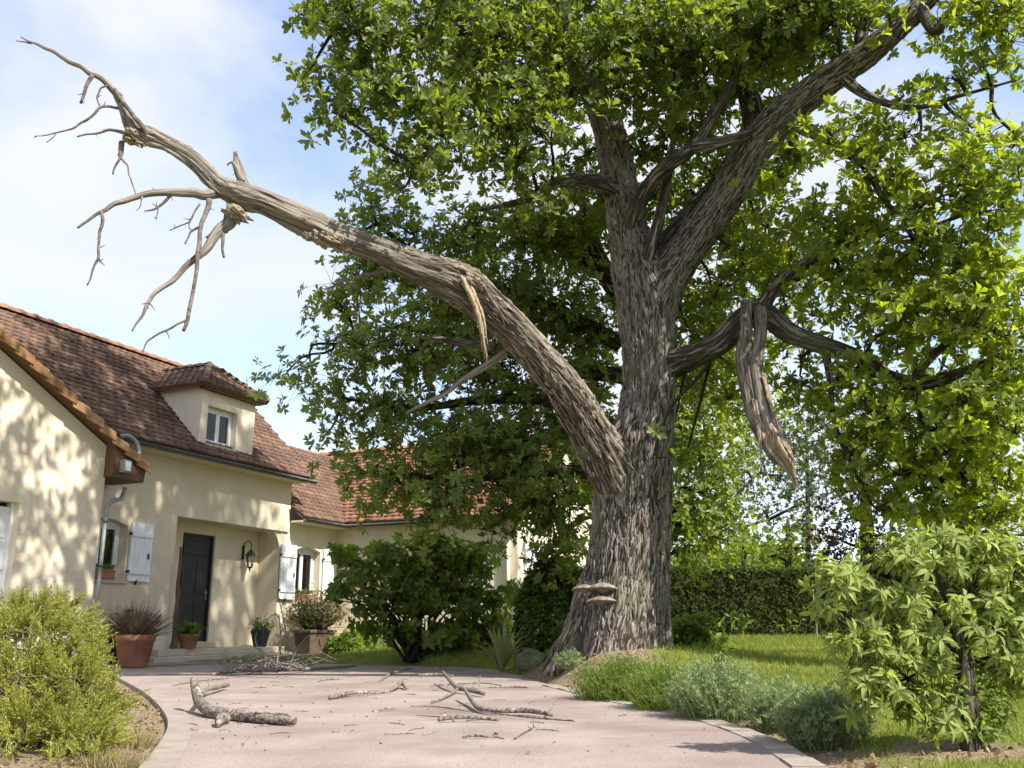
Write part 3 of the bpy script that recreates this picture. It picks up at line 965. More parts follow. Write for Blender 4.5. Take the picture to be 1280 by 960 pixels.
# gable end of the main block above the link roof
panel('gable_wall', [(0.78, 2.9), (4.7, 2.9), (4.7, 3.9), (2.62, 6.25), (0.78, 4.4)], [], 3.95, 4.15, STUCCO, house, 'y')
def gutter(a, b, parent, r=0.065):
    a, b = np.array(a, float), np.array(b, float)
    e = (b - a) / np.linalg.norm(b - a)
    side = np.cross(e, (0, 0, 1))
    V = []
    ts = np.linspace(math.pi, 2 * math.pi, 9)
    for p in (a, b):
        for rr in (r, r - 0.006):
            for t_ in ts:
                V.append(p + side * rr * math.cos(t_) + np.array([0, 0, rr * math.sin(t_)]))
    k = 9
    Fs = [(i, i + 1, 2 * k + i + 1, 2 * k + i) for i in range(k - 1)] + [(k + i + 1, k + i, 3 * k + i, 3 * k + i + 1) for i in range(k - 1)]
    Fs += [(0, 2 * k, 3 * k, k), (k - 1, 2 * k - 1, 4 * k - 1, 3 * k - 1), tuple(range(k)), tuple(2 * k + i for i in range(k))[::-1]]
    o = MB().add(V, Fs).build('gutter', ZINC, parent, True)
    bead = MB().tube([a + side * -r, b + side * -r], 0.011, 6).build('gutter_bead', ZINC, o, True)
    return o
gutter((-1.4, 0.07, 3.905), (4.46, 0.07, 3.905), house)
MB().box(-1.8, 4.18, 0.14, 0.498, 3.835, 3.875).build('soffit', STUCCO2, house)
# link roof and wing roof
E1 = np.array([0.16, 3.07]); R1 = np.array([2.62, 5.3])
rl1 = np.linalg.norm(R1 - E1)
up1 = np.array([0, *(R1 - E1) / rl1])
lroof = slab('roof', [(4.17, *E1), (9.4, *E1), (9.4, *R1), (4.17, *R1)], 0.05, TILE, house)
EW = np.array([5.83, 3.07]); RW = np.array([9.1, 5.46])
rlw = np.linalg.norm(RW - EW)
upw = np.array([(RW - EW)[0], 0, (RW - EW)[1]]) / rlw
def link_keep(p):     # only where it lies above the wing roof
    zw = EW[1] + (p[0] - EW[0]) * (RW - EW)[1] / (RW - EW)[0]
    return p[2] > zw - 0.08
def wing_keep(p):
    if p[1] < 0.1: return True
    zl = E1[1] + (p[1] - E1[0]) * (R1 - E1)[1] / (R1 - E1)[0]
    return p[2] > zl - 0.08 or p[1] > 2.7
tile_field('roof_tiles', (4.17, *E1), (1, 0, 0), up1, 20, 28, 0.18, rl1 / 20, TILE, lroof, link_keep)
wroof = slab('roof', [(EW[0], 6.0, EW[1]), (EW[0], -4.6, EW[1]), (RW[0], -4.6, RW[1]), (RW[0], 6.0, RW[1])], 0.1, WOODB, house)
slab('roof', [(2 * RW[0] - EW[0], -4.6, EW[1]), (2 * RW[0] - EW[0], 6.0, EW[1]), (RW[0], 6.0, RW[1] - .002), (RW[0], -4.6, RW[1] - .002)], 0.1, TILE2, house)
tile_field('roof_tiles', (EW[0], 6.0, EW[1]), (0, -1, 0), upw, 22, int(10.6 / 0.2), 0.2, rlw / 22, TILE2, wroof, wing_keep)
ridge_caps((RW[0], 6.0, RW[1] + .06), (RW[0], -4.6, RW[1] + .06), wroof, TILE2)
gutter((4.2, 0.10, 3.03), (5.80, 0.10, 3.03), house)
gutter((5.77, 0.12, 3.03), (5.77, -4.65, 3.03), house)
MB().box(4.18, 6.1, 0.17, 0.548, 2.95, 2.99).build('soffit', STUCCO2, house)
WX = 6.12
panel('wing_wall', [(0.9, -.1), (-4.31, -.1), (-4.31, 3.02), (0.9, 3.02)], [[(-2.35, 1.15), (-3.1, 1.15), (-3.1, 2.35), (-2.35, 2.35)]], WX, WX + 0.28, STUCCO2, house, 'y')
panel('wing_wall', [(WX + .282, -.1), (12.1, -.1), (12.1, 3.0), (RW[0], 5.36), (WX + .282, 3.0)], [], -4.31, -4.05, STUCCO2, house)
# wing window and its shutters, corner downpipe
wf = MB()
for a, b, c, d in ((-3.1, -3.04, 1.15, 2.35), (-2.41, -2.35, 1.15, 2.35), (-3.04, -2.41, 1.15, 1.21), (-3.04, -2.41, 2.29, 2.35), (-2.75, -2.70, 1.21, 2.29)):
    wf.box(WX + .16, WX + .22, a + .001, b - .001, c + .001, d - .001)
ww = wf.build('window', WHITE, house)
MB().box(WX + .18, WX + .19, -3.04, -2.41, 1.21, 2.29).build('pane', GLASS, ww)
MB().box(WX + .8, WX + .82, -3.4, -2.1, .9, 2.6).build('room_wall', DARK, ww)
shutter(-3.72, -3.13, 1.12, 2.38, WX - 0.045, house, 'y')
shutter(-2.32, -1.75, 1.12, 2.38, WX - 0.045, house, 'y')
MB().tube([(WX - .06, -4.1, 3.0), (WX - .06, -4.1, .1)], 0.045, 10).build('downpipe', STUCCO2, house, True)
MB().box(6.5, 7.4, -4.345, -4.312, 0.2, 2.5).build('side_door', WHITE, house, bevel=.01)
# left downpipe with its swan neck, and the pale spout from the main gutter
MB().tube(spline([(-1.20, 0.0, 3.02), (-1.22, 0.0, 2.93), (-1.34, -.06, 2.80), (-1.60, -.15, 2.72), (-1.70, -.155, 2.60), (-1.71, -.155, 2.45)], 0.04), 0.036, 10).tube([(-1.71, -.155, 2.46), (-1.71, -.155, 0.02)], 0.034, 10).build('downpipe', ZINCL, house, True)
for z in (0.6, 1.6, 2.35):
    MB().tube([(-1.71, -.155, z), (-1.71, -.155, z + .03)], 0.041, 10).build('pipe_bracket', ZINC, house, True)
MB().tube(spline([(-1.42, 0.02, 3.90), (-1.28, -0.06, 3.92), (-1.18, -0.15, 3.80), (-1.16, -0.2, 3.62), (-1.22, -0.22, 3.5)], 0.04), 0.042, 10).build('spout', ZINCL, house, True)
# dormer
dm = empty('dormer'); dm.parent = house
DX0, DX1, DY = 0.88, 2.53, 0.35
panel('dormer_wall', rect(DX0, DX1, 3.98, 5.42), [rect(1.09, 1.97, 4.245, 5.03)], DY, DY + 0.22, STUCCO2, dm)
for x0, x1 in ((DX0, DX0 + 0.15), (DX1 - 0.15, DX1)):
    panel('dormer_cheek', [(DY + .222, 4.05), (1.8, 5.42), (DY + .222, 5.42)], [], x0, x1, STUCCO2, dm, 'y')
window('window', 1.095, 1.965, 4.25, 5.025, DY + 0.13, dm, 2, (0.55, 1.0), 0, .06, .5)
MB().box(1.04, 2.02, DY - 0.04, DY - 0.002, 4.20, 4.243).build('dormer_sill', STONE, dm)
ec = (2.2, 0.58)
ex0, ex1, ey, ez = 0.69, 2.70, 0.14, 5.40
ap = np.array([1.695, 0.96, 6.08]); rb_ = np.array([1.695, 2.28, 6.08])
def tri_field(name, a, b, apex, back_poly, m, parent, rows, w):
    pass
dr_l = slab('dormer_roof', [(ex0, 2.0, ez), (ex0, ey, ez), tuple(ap), tuple(rb_)], 0.06, WOODB, dm)
dr_r = slab('dormer_roof', [(ex1, ey, ez), (ex1, 2.0, ez), tuple(rb_), tuple(ap)], 0.06, WOODB, dm)
dr_f = slab('dormer_roof', [(ex0, ey, ez), (ex1, ey, ez), tuple(ap)], 0.06, WOODB, dm)
def unit(v):
    v = np.array(v, float)
    return v / np.linalg.norm(v)
def in_tri_front(p):
    t_ = (p[1] - ey) / (ap[1] - ey)
    return ex0 + (ap[0] - ex0) * t_ - 0.04 < p[0] < ex1 + (ap[0] - ex1) * t_ + 0.04
def in_left(p):
    t_ = (p[0] - ex0) / (ap[0] - ex0)
    return p[1] > ey + (ap[1] - ey) * t_ - 0.04 and p[1] < 2.38
def in_right(p):
    t_ = (p[0] - ex1) / (ap[0] - ex1)
    return p[1] > ey + (ap[1] - ey) * t_ - 0.04 and p[1] < 2.38
fl = math.hypot(ap[1] - ey, ap[2] - ez)
tile_field('roof_tiles', (ex0, ey, ez), (1, 0, 0), unit((0, ap[1] - ey, ap[2] - ez)), 8, 12, 0.18, fl / 8, TILE, dr_f, in_tri_front)
sl = math.hypot(ap[0] - ex0, ap[2] - ez)
tile_field('roof_tiles', (ex0, 2.66, ez), (0, -1, 0), unit((ap[0] - ex0, 0, ap[2] - ez)), 8, 13, 0.18, sl / 8, TILE, dr_l, in_left)
tile_field('roof_tiles', (ex1, ey, ez), (0, 1, 0), unit((ap[0] - ex1, 0, ap[2] - ez)), 8, 13, 0.18, sl / 8, TILE, dr_r, in_right)
for a, b in (((ex0, ey, ez + .05), ap + (0, 0, .05)), ((ex1, ey, ez + .05), ap + (0, 0, .05)), (ap + (0, 0, .05), rb_ + (0, 0, .05))):
    ridge_caps(a, b, dm, TILE, 0.075, 0.26)
MB().box(ex0 + .1, ex1 - .1, ey + .06, DY - .002, ez - .075, ez - .03).build('soffit', WOODB, dm)
# garage side: the main wall continues behind it
MB().box(-9.4, -1.802, 0.55, 0.8, 0, 3.9).build('wall', STUCCO2, house)

# terrace slab in front of the steps
sheet('terrace', [HL(-2.1, 0.9, 0)[:2], HL(-0.5, 1.0, 0)[:2], HL(0.6, 0.75, 0)[:2], HL(1.9, 0.5, 0)[:2], HL(3.8, 0.3, 0)[:2], HL(3.8, -0.5, 0)[:2], HL(-2.1, -0.5, 0)[:2]], 0.008, KERB)['kind'] = 'structure'

# lantern on the porch wall
LX, LY, LZ = 3.36, 1.118, 2.08
lan = empty('wall_lantern', HL(LX, -LY, LZ), RZ)
tag(lan, 'black iron lantern hanging from a scroll bracket beside the front door', 'lantern')
MB().box(-0.035, 0.035, -0.02, -0.001, 0.0, 0.3).build('back_plate', IRON, lan, bevel=.006)
MB().tube(spline([(0, -0.02, 0.22), (0, -0.05, 0.36), (0, -0.15, 0.40), (0, -0.22, 0.32), (0, -0.22, 0.22)], 0.02), 0.011, 8).build('bracket', IRON, lan, True)
MB().lathe([(0.015, 0.22), (0.03, 0.2), (0.12, 0.09), (0.125, 0.07)], 6, (0, -0.22, 0)).build('lantern_cap', IRON, lan)
MB().lathe([(0.085, 0.07), (0.055, -0.16)], 6, (0, -0.22, 0)).build('lantern_glass', GLASS, lan)
fb = MB()
for i in range(6):
    a = 2 * math.pi * i / 6
    fb.tube([(0.088 * math.cos(a), -0.22 + 0.088 * math.sin(a), 0.07), (0.057 * math.cos(a), -0.22 + 0.057 * math.sin(a), -0.16)], 0.007, 5)
fb.build('lantern_frame', IRON, lan)
MB().lathe([(0.06, -0.16), (0.06, -0.175), (0.02, -0.20), (0.012, -0.25), (0.003, -0.27)], 8, (0, -0.22, 0)).build('lantern_base', IRON, lan)
# outdoor light under the gable edge
fl_ = empty('outdoor_floodlight', HL(-1.60, 0.34, 3.2), RZ)
tag(fl_, 'small grey outdoor floodlight under the eave at the gable corner', 'floodlight')
MB().box(-0.08, 0.08, -0.10, 0.03, 0.0, 0.22).build('housing', ZINCL, fl_, bevel=.02)
MB().box(-0.06, 0.06, -0.108, -0.101, 0.03, 0.19).build('lens', WHITE, fl_)
# weathered board standing in the porch corner
bd = empty('weathered_board', HL(0.72, -0.42, 0.235), RZ)
tag(bd, 'weathered dark brown board standing at the left edge of the porch', 'board')
BRD = noisy('old_board', [(0.3, (0.06, 0.04, 0.025)), (0.6, (0.17, 0.11, 0.07)), (0.8, (0.30, 0.2, 0.12))], scale=6, bump=0.7, bscale=30, bdist=.02, stretch=(3, 3, .4))
V = []
zs = np.linspace(0, 1.9, 14)
for i, z in enumerate(zs):
    w_ = 0.10 * (1 - 0.65 * i / 13) * (1 + 0.3 * math.sin(i * 1.9))
    cx = -0.02 + 0.012 * math.sin(i * 1.3)
    V += [(cx - w_ * .3, -.03, z), (cx + w_, -.03, z), (cx + w_, .0, z), (cx - w_ * .3, .0, z)]
MB().add(V, [(4 * i + j, 4 * i + (j + 1) % 4, 4 * i + 4 + (j + 1) % 4, 4 * i + 4 + j) for i in range(13) for j in range(4)] + [(3, 2, 1, 0), (52, 53, 54, 55)]).build('plank', BRD, bd)

# ------------------------------------------------------------------ leaves
def leaf_oak():
    V = np.array([[0, 0, 0], [0, .55, .05], [0, 1, -.08], [.11, .34, .08], [.21, .72, .07], [-.11, .34, .08], [-.21, .72, .07]], float)
    return V, np.array([[0, 3, 1], [1, 3, 4], [1, 4, 2], [0, 1, 5], [1, 6, 5], [1, 2, 6]])
def leaf_simple(w=0.26, peak=.6, fold=.06, droop=.1):
    V = np.array([[0, 0, 0], [w * .75, peak * .55, fold], [w, peak, fold * .8], [0, 1, -droop], [-w, peak, fold * .8], [-w * .75, peak * .55, fold]], float)
    return V, np.array([[0, 1, 2], [0, 2, 3], [0, 3, 4], [0, 4, 5]])
def leaf_long(w=0.17, droop=.22):
    V = np.array([[0, 0, 0], [0, .45, .03], [0, 1, -droop], [w * .7, .2, .04], [w, .5, .06], [w * .6, .8, -.06], [-w * .7, .2, .04], [-w, .5, .06], [-w * .6, .8, -.06]], float)
    T = [[0, 3, 1], [3, 4, 1], [1, 4, 5], [1, 5, 2]]
    T += [[{3: 6, 4: 7, 5: 8}.get(a, a), {3: 6, 4: 7, 5: 8}.get(c, c), {3: 6, 4: 7, 5: 8}.get(b, b)] for a, b, c in T]
    return V, np.array(T)
def rot_axis(ax, a):
    return np.array(Matrix.Rotation(a, 3, Vector(ax)))
def rosette(leaf, k, size, tilt, spread, r):
    """k leaves radiating round +Z from a twig tip"""
    lv, lt = leaf
    V, T = [], []
    for i in range(k):
        az = 2 * math.pi * (i + r.uniform(-.3, .3)) / k
        el = math.radians(tilt + r.uniform(-spread, spread))
        s = size * r.uniform(.7, 1.15)
        v = lv * s
        v = v @ rot_axis((0, 1, 0), r.uniform(-.5, .5)).T
        v = v @ rot_axis((1, 0, 0), el).T
        v = v @ rot_axis((0, 0, 1), az).T
        v = v + np.array([0, 0, -r.uniform(0, .25) * size])
        V.append(v)
        T.append(lt + len(lv) * i)
    return np.vstack(V), np.vstack(T)
def rand_frames(D, r):
    """rotation matrices whose +Z is D with random spin"""
    D = D / (np.linalg.norm(D, axis=1)[:, None] + 1e-9)
    ref = np.where(np.abs(D[:, 2:3]) < .9, [[0, 0, 1.0]], [[1.0, 0, 0]])
    X = np.cross(ref, D)
    X /= np.linalg.norm(X, axis=1)[:, None]
    Y = np.cross(D, X)
    a = r.uniform(0, 2 * math.pi, len(D))[:, None]
    X2 = X * np.cos(a) + Y * np.sin(a)
    Y2 = -X * np.sin(a) + Y * np.cos(a)
    return np.stack([X2, Y2, D], 2)
def scatter(P, D, S, variants, r):
    """many copies of templates joined: positions, axis directions, scales"""
    R = rand_frames(D, r)
    pick = r.integers(0, len(variants), len(P))
    Vs, Ts, off = [], [], 0
    for vi, (tv, tt) in enumerate(variants):
        idx = np.nonzero(pick == vi)[0]
        if not len(idx): continue
        V = np.einsum('nij,kj->nki', R[idx], tv) * S[idx, None, None] + P[idx][:, None]
        T = tt[None] + (np.arange(len(idx)) * len(tv))[:, None, None] + off
        off += len(idx) * len(tv)
        Vs.append(V.reshape(-1, 3))
        Ts.append(T.reshape(-1, 3))
    return np.vstack(Vs), np.vstack(Ts)
def leaf_mass(name, P, D, S, variants, m, parent, r, kind='stuff', origin=None):
    V, T = scatter(P, D, S, variants, r)
    if origin is not None: V = V - np.asarray(origin)
    return link(name, np_mesh(name, V, T), parent, m, kind)
def ball(r, n):
    v = r.normal(size=(n, 3))
    v /= np.linalg.norm(v, axis=1)[:, None]
    return v * r.uniform(0, 1, (n, 1)) ** (1 / 2.4)
TW = []
def twiglets(name, parent, m, keep=None, w=.004):
    """the last short twig to every rosette, joined"""
    S_ = np.vstack(TW)
    TW.clear()
    if keep is not None: S_ = S_[keep]
    A, B_ = S_[:, 0], S_[:, 1]
    A = A + (B_ - A) * .02
    d = B_ - A
    x = np.cross(d, [[.3, .2, 1]]); x /= np.linalg.norm(x, axis=1)[:, None] + 1e-9
    y = np.cross(d, x); y /= np.linalg.norm(y, axis=1)[:, None] + 1e-9
    mid = (A + B_) / 2 + [0, 0, .02]
    V = np.stack([A + w * x, A - w * .5 * x + w * .87 * y, A - w * .5 * x - w * .87 * y, mid + w * .8 * x, mid - w * .4 * x + w * .7 * y, mid - w * .4 * x - w * .7 * y, B_], 1)
    Tt = np.array([[0, 1, 4], [0, 4, 3], [1, 2, 5], [1, 5, 4], [2, 0, 3], [2, 3, 5], [3, 4, 6], [4, 5, 6], [5, 3, 6]])
    T = Tt[None] + (np.arange(len(S_)) * 7)[:, None, None]
    return link(name, np_mesh(name, V.reshape(-1, 3), T.reshape(-1, 3)), parent, m, 'stuff')
def blob_points(r, blobs, dens, cl_r=0.30, per=9):
    """blobs: photo x, y, rx, ry, depth, depth radius[, weight]; returns rosette places, outward directions, cluster centres and their blob"""
    P, D, C, B = [], [], [], []
    for bi, b in enumerate(blobs):
        c = at(b[0], b[1], b[4])
        k = pxm(b[1], b[4])
        rx, ry, rd = b[2] / k, b[3] / k, b[5]
        wgt = b[6] if len(b) > 6 else 1
        n_cl = max(2, int(dens * wgt * (rx * ry * rd) ** (2 / 3) / per))
        q = ball(r, n_cl) * [rx, rd, ry]
        cc = c + q
        C.append(cc)
        B += [bi] * n_cl
        m_ = n_cl * per
        j = np.repeat(np.arange(n_cl), per)
        off = np.clip(r.normal(size=(m_, 3)), -1.7, 1.7) * cl_r * [1, 1, .75]
        TW.append(np.stack([cc[j], cc[j] + off * .98], 1))
        P.append(cc[j] + off)
        D.append(off * 1.2 + q[j] / max(rx, ry) * .35 + [0, 0, .28] + r.normal(size=(m_, 3)) * .25)
    return np.vstack(P), np.vstack(D), np.vstack(C), np.array(B)
def curve_to(a, b, r, sag=0.12, n=6):
    a, b = np.asarray(a, float), np.asarray(b, float)
    L = max(np.linalg.norm(b - a), .02)
    m1 = a + (b - a) * .4 + r.normal(size=3) * L * .10 + [0, 0, L * sag]
    m2 = a + (b - a) * .75 + r.normal(size=3) * L * .07 + [0, 0, L * sag * .5]
    S = spline([a, m1, m2, b], L / n)
    return S
def thin_tubes(items, seg=5):
    Vs, Ts, off = [], [], 0
    for P, R in items:
        V, Q, _ = tube_np(P, R, seg)
        Vs.append(V)
        Ts.append(np.vstack([Q[:, [0, 1, 2]], Q[:, [0, 2, 3]]]) + off)
        off += len(V)
    return np.vstack(Vs), np.vstack(Ts)

# ------------------------------------------------------------------ the oak
oak = empty('oak_tree', (0, 0, 0))
tag(oak, 'huge old oak with ridged grey trunk and one long bare dead limb', 'tree')
D0 = 12.0
trunk_rows = [(766, 850, D0, 158), (769, 818, D0, 140), (774, 785, D0, 125), (779, 745, D0, 113), (785, 700, D0, 101), (788, 650, D0, 95), (791, 600, D0, 93), (799, 560, D0, 84), (810, 500, D0, 66),
              (811, 450, D0, 64), (808, 400, D0, 68), (800, 355, D0, 64), (788, 305, D0, 52), (778, 250, D0, 43), (769, 200, D0, 40), (757, 150, D0, 36), (737, 105, D0 - .1, 32), (712, 60, D0 - .2, 30),
              (697, 10, D0 - .3, 28), (684, -60, D0 - .4, 25), (676, -150, D0 - .5, 20), (672, -260, D0 - .5, 12)]
def flare(a, l):
    g = np.exp(-np.clip(l - 0.2, 0, None) / 0.45)
    lobes = 0.09 * np.cos(4 * a + 0.6) + 0.08 * np.cos(7 * a + 2.2) + 0.05 * np.cos(11 * a)
    folds = 0.008 * np.cos(3 * a + l * .6) + 0.008 * np.cos(5 * a - l * .9 + 1)
    return 1 + g * lobes + folds * np.exp(-l / 3.5)
bark_obj('trunk', path(trunk_rows), 0.04, 210, BARK, oak, ridge=0.036, flare=flare, fq=15.0)
limbs = [
    # the great right-hand limb
    [(808, 430, 12.0, 50), (822, 380, 11.95, 52), (840, 342, 11.9, 48), (868, 300, 11.8, 46), (905, 250, 11.6, 44), (938, 193, 11.3, 44), (975, 148, 11.0, 42), (1035, 100, 10.6, 37), (1092, 60, 10.3, 31), (1150, 8, 10.0, 25), (1210, -55, 9.8, 18), (1280, -120, 9.7, 10)],
    [(940, 195, 11.3, 34), (945, 160, 11.4, 30), (935, 120, 11.6, 25), (915, 60, 11.8, 18), (900, -10, 12, 12)],
    # crossing branches in the fork
    [(786, 335, 12.1, 18), (784, 300, 11.92, 21), (797, 258, 11.6, 20), (825, 215, 11.2, 19), (868, 182, 11.0, 17), (900, 130, 10.9, 15), (918, 95, 10.9, 11), (930, 40, 10.8, 8)],
    [(815, 330, 12.1, 30), (850, 285, 12.3, 26), (868, 258, 12.4, 20), (900, 220, 12.6, 14), (930, 160, 12.8, 9)],
    [(806, 330, 11.8, 17), (822, 280, 11.6, 14), (832, 235, 11.5, 12), (838, 205, 11.5, 9), (842, 175, 11.4, 6)],
    [(862, 185, 11.0, 14), (890, 180, 10.9, 15), (925, 172, 11.0, 14), (945, 165, 11.2, 12)],
    # left side branches
    [(768, 238, 11.9, 24), (735, 226, 11.6, 18), (700, 227, 11.4, 15), (675, 240, 11.2, 12), (650, 252, 11.1, 9), (600, 262, 11.0, 5)],
    [(735, 105, 11.9, 18), (690, 120, 11.3, 15), (640, 105, 10.9, 13), (600, 100, 10.6, 12), (565, 130, 10.4, 10), (540, 170, 10.2, 7), (515, 200, 10.1, 4)],
    [(715, 62, 11.8, 18), (660, 40, 11.3, 16), (600, 40, 10.9, 14), (540, 38, 10.6, 12), (485, 45, 10.3, 10), (440, 40, 10.1, 7), (395, 25, 10.0, 4)],
    [(700, 15, 11.7, 18), (640, -50, 11.4, 16), (560, -100, 11.0, 12), (480, -140, 10.8, 7)],
    [(690, -40, 11.6, 18), (760, -130, 11.6, 15), (850, -200, 11.4, 10), (930, -260, 11.2, 6)],
    # right: low limb that carries the broken stump
    [(828, 458, 12.0, 40), (868, 445, 11.7, 32), (905, 425, 11.4, 30), (932, 398, 11.2, 32), (955, 392, 11.1, 30), (990, 418, 11.0, 24), (1040, 435, 10.9, 22), (1075, 447, 10.8, 18), (1110, 472, 10.7, 20), (1150, 478, 10.6, 19), (1200, 466, 10.5, 14), (1270, 440, 10.4, 8), (1340, 430, 10.3, 4)],
    [(950, 388, 11.1, 22), (968, 362, 11.1, 17), (1000, 335, 11.0, 13), (1040, 312, 10.9, 11), (1085, 292, 10.8, 8), (1140, 280, 10.6, 5)],
    [(1140, 478, 10.6, 12), (1160, 450, 10.6, 11), (1190, 425, 10.5, 8), (1240, 390, 10.4, 4)],
    [(1032, 438, 10.9, 12), (1038, 480, 10.8, 8), (1042, 520, 10.8, 6), (1055, 560, 10.7, 5), (1074, 600, 10.7, 3)],
    [(1145, 480, 10.6, 10), (1150, 520, 10.6, 7), (1165, 560, 10.5, 4), (1172, 600, 10.5, 3)],
    # right: from the great limb, drooping
    [(985, 148, 10.9, 22), (1015, 165, 10.7, 16), (1050, 185, 10.5, 13), (1085, 212, 10.3, 11), (1105, 250, 10.2, 7), (1150, 290, 10.1, 4)],
    [(1050, 95, 10.5, 16), (1085, 120, 10.3, 11), (1140, 135, 10.1, 8), (1200, 120, 10, 5), (1270, 100, 9.9, 3)],
    [(1075, 55, 10.4, 17), (1082, 20, 10.4, 12), (1088, -30, 10.4, 8)],
    [(1150, 10, 10.0, 18), (1170, 40, 9.8, 14), (1182, 20, 9.7, 10), (1215, -10, 9.6, 6)],
]
nodes = []
for rows in limbs:
    p = path(rows)
    bark_obj('limb', p, 0.04 if rows[0][3] > 25 else 0.06, 64 if rows[0][3] > 25 else 22, BARK, oak, ridge=0.014 if rows[0][3] > 25 else 0.006, lump=0.12)
    nodes.append(spline(p, 0.25)[3:, :3])
nodes.append(spline(path(trunk_rows[14:]), 0.25)[:, :3])
nodes = np.vstack(nodes)

# the bare dead limb over the drive; last column: how barkless
dead_rows = [(800, 668, 12.0, 50, 0), (786, 626, 11.93, 66, 0), (765, 583, 11.8, 64, 0), (740, 540, 11.62, 54, 0), (704, 484, 11.4, 48, 0), (660, 430, 11.2, 45, .05), (617, 388, 11.0, 43, .1), (580, 357, 10.85, 49, .2), (522, 335, 10.7, 41, .35), (470, 313, 10.5, 34, .6), (420, 296, 10.35, 35, .8),
             (370, 273, 10.2, 32, .9), (330, 254, 10.05, 28, 1), (300, 245, 9.95, 32, 1), (272, 232, 9.85, 23, 1), (243, 203, 9.75, 21, 1), (212, 183, 9.65, 19, 1), (186, 173, 9.6, 24, 1), (168, 163, 9.55, 20, 1), (157, 142, 9.5, 14, 1), (147, 118, 9.5, 12, 1)]
dead = bark_obj('dead_limb', path(dead_rows), 0.022, 110, DEADBARK, oak, ridge=0.03, lump=0.24, fq=17, stretch=.06, gnarl=.02)
dead['label'] = 'long bare dead limb reaching out over the drive'
DEADP = []
def dead_branch(rows, m=DEADBARK, name='dead_branch', parent=dead, seg=12):
    rows = [tuple(r) for r in rows]
    kink = []
    for i, r in enumerate(rows):                 # dead wood grows in short bent pieces
        kink.append((*r, 1.0))
        if i + 1 < len(rows):
            q = rows[i + 1]
            j_ = .07 * math.hypot(q[0] - r[0], q[1] - r[1])
            kink.append(tuple((a + b) / 2 + (random.uniform(-j_, j_) if k < 2 else 0) for k, (a, b) in enumerate(zip(r, q))) + (1.0,))
    p = path(kink)
    DEADP.append(spline(p, .02))
    if rows[0][3] <= 8.5: m = TWIGDARK
    return bark_obj(name, p, 0.03, seg, m, parent, ridge=0.004, lump=0.2)
